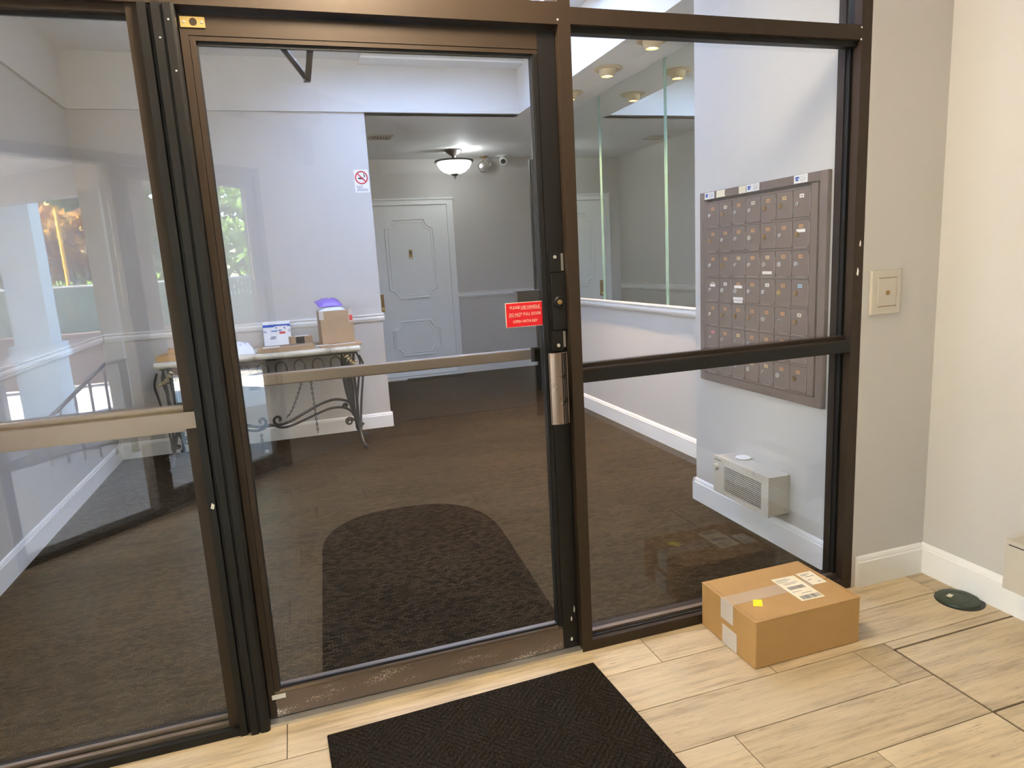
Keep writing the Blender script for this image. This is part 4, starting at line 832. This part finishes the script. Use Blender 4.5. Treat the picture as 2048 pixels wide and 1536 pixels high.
# ------------------------------------------------------------------ outside, seen reflected in the glass
GZ = -.02
def ground(name, mat, poly, z, label, cat, kind=ST): return MB().prism(poly, 'z', z - .08, z).build(name, mat, label=label, cat=cat, kind=kind)
ground('ground', 'mulch', [(-40, -60), (45, -60), (45, 8), (-40, 8)], GZ - .10, 'mulched ground around the entrance', 'ground')
wk = thing('sidewalk', 'grey concrete walk slabs outside the street entrance', 'sidewalk', (-1.6, -3, GZ), kind=ST)
e1 = Vector((-.70711, -.70711, 0)); e2 = Vector((-.70711, .70711, 0))
for i in range(-3, 6):
    for j in range(0, 2):
        c = Vector((-.62, -2.42, GZ - .04)) + e1 * (.58 + j * 1.02) + e2 * (-.3 + i * 1.22); MB().obox(c, e1, e2, (0, 0, 1), .505, .604, .04).build('slab', 'concrete_walk', wk)
ground('driveway', 'concrete_drive', [(-30, -5.4), (-2.3, -5.4), (-.2, -5.9), (30, -5.9), (30, -8.9), (-30, -8.2)], GZ - .03, 'sunlit pale concrete driveway', 'driveway')
ground('road', 'concrete_walk', [(-30, -8.2), (30, -8.9), (30, -9.6), (-30, -9.2)], GZ - .04, 'shaded strip beyond the driveway', 'road')
# porch roof
pr_ = thing('porch_roof', 'boarded porch soffit with a beam over the entrance walk', 'porch', (-1.5, -4, 2.45), kind=ST)
MB().prism([(-1.39, -1.70), (.55, -3.35), (-1.2, -4.74), (-2.04, -5.51), (-4.0, -7.30), (-7.0, -4.2), (-3.6, -1.0), (-1.39, -1.0)], 'z', 2.45, 2.52).build('soffit', 'soffit_board', pr_)
MB().prism([(-1.39, -1.70), (.55, -3.35), (-1.2, -4.74), (-2.04, -5.51), (-4.0, -7.30), (-7.0, -4.2), (-3.6, -1.0), (-1.39, -1.0)], 'z', 2.52, 2.75).build('roof_deck', 'outside_stucco', pr_)
bd = Vector((.75, .66, 0)).normalized(); bn = Vector((-.66, .75, 0)).normalized(); c = (Vector((-4.0, -7.30, 0)) + Vector((.45, -3.30, 0))) / 2; MB().obox(c + bn * .10 + Vector((0, 0, 2.325)), bd, bn, (0, 0, 1), 3.0, .07, .125).build('beam', 'post_grey', pr_)
o = thing('porch_column', 'pale square porch column with a moulded band, reflected at far left', 'column', (-2.50, -6.40, GZ))
MB().box(-2.70, -2.30, -6.60, -6.20, GZ - .03, .62).build('pedestal', 'column_shade_paint', o); MB().box(-2.67, -2.33, -6.57, -6.23, .62, 2.45).build('shaft', 'column_shade_paint', o); MB().box(-2.74, -2.26, -6.64, -6.16, .64, .70).build('band', 'column_shade_paint', o); MB().box(-2.72, -2.28, -6.62, -6.18, .70, .80).build('band', 'column_shade_paint', o)
box('porch_post', 'post_grey', -1.44, -1.29, -4.70, -4.55, GZ - .05, 2.2, label='plain grey square post under the porch beam', cat='post')
box('porch_post', 'rail_iron', -2.92, -2.80, -6.15, -6.03, GZ - .05, 2.45, label='dark metal post beside the pale column', cat='post')
# stair railing
o = thing('stair_railing', 'dark iron stair railing with vertical balusters', 'railing', (-1.55, -4.06, GZ))
d = Vector((.43, -.13, 0)).normalized(); p0 = Vector((-1.80, -3.985, 0))
for i in range(5): q = p0 + d * (i * .115); MB().tube([q + Vector((0, 0, GZ - .06)), q + Vector((0, 0, .36 + i * .085))], .011, 6).build('baluster', 'rail_iron', o)
MB().tube([p0 + Vector((0, 0, .34)), p0 + d * .48 + Vector((0, 0, .76)), p0 + d * .72 + Vector((0, 0, .77))], .018, 6).build('handrail', 'rail_iron', o)
q = p0 + d * .60; MB().obox(q + Vector((0, 0, .36)), d, (d.y, -d.x, 0), (0, 0, 1), .03, .03, .42).build('newel', 'rail_iron', o); q = p0 + d * .72; MB().tube([q + Vector((0, 0, GZ - .06)), q + Vector((0, 0, .77))], .012, 6).build('baluster', 'rail_iron', o)
MB().tube([p0 + Vector((0, 0, .06)), p0 + d * .72 + Vector((0, 0, .10))], .012, 6).build('bottom_rail', 'rail_iron', o)
# brown low wall and slatted chain-link fence
lw = thing('low_wall', 'brown low wall beyond the driveway', 'wall', (-3, -9.3, GZ), kind=ST)
MB().obox((-3, -9.35, .30), (1, -.04, 0), (.04, 1, 0), (0, 0, 1), 14, .10, .36).build('wall_body', 'brown_wall', lw); MB().obox((-3, -9.35, .68), (1, -.04, 0), (.04, 1, 0), (0, 0, 1), 14, .13, .02).build('coping', 'brown_wall', lw)
fe = thing('chain_link_fence', 'chain-link fence with green privacy slats beyond the driveway', 'fence', (-3, -9.9, GZ))
fd = Vector((1, -.04, 0)).normalized(); f0 = Vector((-15.5, -9.5, 0))
sl_ = MB().box(-.0285, .0285, -.004, .004, .60, 1.36).build('slat', 'fence_green', fe, ); base_me = sl_.data; bpy.data.objects.remove(sl_)
for i in range(296):
    o2 = bpy.data.objects.new('slat', base_me); COL.objects.link(o2); o2.parent = fe; o2.location = f0 + fd * (i * .062)
wires = MB()
for i in range(180):
    q = f0 + fd * (i * .1); wires.tube([q + Vector((0, .012, .60)), q + fd * .38 + Vector((0, .012, 1.36))], .002, 3, caps=False); wires.tube([q + fd * .38 + Vector((0, .018, .60)), q + Vector((0, .018, 1.36))], .002, 3, caps=False)
wires.build('wire_mesh', 'galvanised', fe, kind='stuff')
MB().tube([f0 + Vector((0, 0, 1.38)), f0 + fd * 18.3 + Vector((0, 0, 1.38))], .022, 8).build('top_rail', 'galvanised', fe)
for i in range(7): q = f0 + fd * (i * 3.0); MB().tube([q + Vector((0, -.04, GZ - .1)), q + Vector((0, -.04, 1.42))], .03, 8).build('post', 'galvanised', fe)
MB().tube([(-3.26, -10.25, GZ - .1), (-3.17, -10.25, 1.35), (-3.18, -10.25, 2.6)], .03, 8).build('marker_pole', 'pole_yellow', label='thin yellow marker pole among the trees', cat='pole')
def rock(c, r, lb):
    rn = random.Random(str(c)); pr = []
    v = MB().lathe(c, [(r * .55, 0), (r, r * .25), (r * .92, r * .55), (r * .5, r * .85), (0, r * .92)], 9)
    v.v = [(x + rn.uniform(-.12, .12) * r, y + rn.uniform(-.12, .12) * r, z + rn.uniform(-.06, .06) * r) for x, y, z in v.v]; v.build('boulder', 'stone', label=lb, cat='boulder', smooth=True)
rock((-2.55, -4.75, GZ - .12), .34, 'grey boulder beside the walk at the edge of the driveway')
def tree(name, label, x, y, zt0, h, cr, mat, trunk_r, n, seed, lean=0, leaf=.16, cz=None, ry=None):
    rn = random.Random(seed); o = thing(name, label, 'tree', (x, y, GZ - .1), 'trees outside the entrance')
    MB().tube(spline([(x, y, GZ - .15), (x + lean * .3, y, zt0 * .5), (x + lean, y, zt0), (x + lean, y, zt0 + h * .3)], 4), [trunk_r * (1.15 - .5 * i / 12) for i in range(13)], 9).build('trunk', 'bark', o, smooth=True)
    for i in range(5):
        a = rn.uniform(0, 6.28); q = Vector((x + lean, y, zt0 * .9)); e = q + Vector((math.cos(a) * cr * .6, math.sin(a) * cr * .6, h * .45)); MB().tube([q, (q + e) / 2 + Vector((0, 0, .1)), e], [trunk_r * .45, trunk_r * .3, trunk_r * .12], 6).build('branch', 'bark', o)
    v = MB(); cl_ = []
    def ball(r):
        while True:
            q = Vector((rn.uniform(-1, 1), rn.uniform(-1, 1), rn.uniform(-1, 1)))
            if q.length <= 1: return q * r
    cl_ = [ball(.78) for _ in range(30)]
    for i in range(n):
        k_ = rn.choice(cl_) + ball(.26); p = Vector((x + lean + cr * k_.x, y + (ry or cr) * k_.y, (cz or zt0 + h * .5) + h * .5 * k_.z))
        if p.z < .15: continue
        a = Vector((rn.gauss(0, 1), rn.gauss(0, 1), rn.gauss(0, 1))).normalized(); b = a.cross(Vector((rn.gauss(0, 1), rn.gauss(0, 1), rn.gauss(0, 1)))).normalized(); s = leaf * rn.uniform(.6, 1.2)
        v.add([p - a * s, p + b * s * .45, p + a * s, p - b * s * .45], [(0, 1, 2, 3)])
    v.build('foliage', mat, o, kind='stuff')
for tn, tl_, x_, y_, zz, hh, cr_, mt, nl, lf in (
    ('maple_tree', 'bright green tree left of the orange one behind the fence', -7.2, -12.8, 1.6, 4.4, 1.6, 'leaf_green', 2600, .14),
    ('orange_tree', 'orange tinted tree behind the yellow pole', -3.85, -12.9, 1.2, 2.3, 1.55, 'leaf_orange', 2400, .12),
    ('green_tree', 'dense mid green tree to the right of the orange one', -.5, -13.0, 1.0, 4.6, 1.6, 'leaf_green', 2600, .14),
    ('green_tree', 'mid green tree furthest right behind the fence', 2.9, -13.2, 1.2, 4.4, 1.6, 'leaf_green', 1800, .15),
    ('maple_tree', 'light green tree standing over the far fence corner', -10.6, -12.6, 1.4, 4.4, 1.6, 'leaf_green', 1800, .15),
    ('maple_tree', 'pale green tree at the far end of the driveway', -14.0, -12.2, 1.4, 4.6, 1.6, 'leaf_low', 1800, .15),
    ('dark_tree', 'tall dark tree behind the orange one', -4.6, -17.2, 1.6, 7.4, 2.3, 'leaf_dark', 2600, .22),
    ('dark_tree', 'tall dark tree behind the green one', .2, -17.4, 1.6, 7.4, 2.3, 'leaf_dark', 2600, .22),
    ('dark_tree', 'tall dark tree behind the maples', -9.4, -17.0, 1.6, 7.4, 2.3, 'leaf_dark', 2600, .22),
    ('dark_tree', 'tall dark tree closing the view down the driveway', -14.4, -16.6, 1.6, 7.6, 2.3, 'leaf_dark', 2200, .22)):
    tree(tn, tl_, x_, y_, zz, hh, cr_, mt, .11, nl, int(abs(x_ * 10)), leaf=lf)
tree('shrub', 'low pale green shrub row behind the fence', -3.2, -11.6, .5, 1.3, 2.4, 'leaf_low', .04, 2000, 6, leaf=.08, cz=1.0, ry=.30)
tree('shade_tree', 'near tree with a thick rough trunk beside the porch walk', -.93, -3.95, 3.4, 3.0, 1.8, 'leaf_green', .10, 900, 8, leaf=.10, cz=4.6)
tree('shading_tree', 'tall unseen tree over the driveway, placed to cast dappled shade', -4.5, -8.75, 4.0, 3.6, 1.9, 'leaf_green', .13, 4200, 9, leaf=.15, cz=5.6)  # out of view, moved here and thickened for its shade
hs = thing('house', 'pale sided house far behind the trees', 'house', (-9, -24, GZ))
box('wall', 'house_siding', -13, -4, -28, -24, GZ - .1, 3.4, parent=hs); MB().prism([(-13.4, 3.4), (-3.6, 3.4), (-8.5, 5.6)], 'y', -28.3, -23.7).build('roof', 'concrete_walk', hs); box('window', 'dark_gap', -8, -7, -24, -23.96, 1.2, 2.4, parent=hs)

rn = random.Random(77); hd = MB()
for i in range(9000):
    p = Vector((rn.uniform(-24, 9), -21 + rn.uniform(-.9, .9), rn.uniform(.1, 1) ** .8 * (5.5 + math.sin(i * .001) * .6))); a = Vector((rn.gauss(0, 1), rn.gauss(0, 1), rn.gauss(0, 1))).normalized(); b = a.cross(Vector((rn.gauss(0, 1), rn.gauss(0, 1), rn.gauss(0, 1)))).normalized(); q = rn.uniform(.16, .34)
    hd.add([p - a * q, p + b * q * .6, p + a * q, p - b * q * .6], [(0, 1, 2, 3)])
hd.build('hedge', 'leaf_dark', label='tall dark hedge added to cover the bright sky behind the trees', cat='hedge', kind='stuff')  # added foliage wall, hides the white sky between the trees

def chip(par, x, y, z, w_, h_): MB().prism([(x - w_, z - h_ * .6), (x + w_ * .4, z - h_), (x + w_, z + h_ * .3), (x - w_ * .2, z + h_)], 'y', y - .0008, y).build('paint_chip', 'paper_white', par)
chip(T1, -.084, -.006, .756, .006, .010); chip(W2, 2.262, 0, 1.405, .004, .012); chip(W2, 2.255, 0, 1.300, .005, .016); chip(D1, 1.052, .030, .160, .003, .014); chip(D1, 1.040, .030, .125, .003, .010); chip(D1, 1.038, .030, .045, .005, .008)
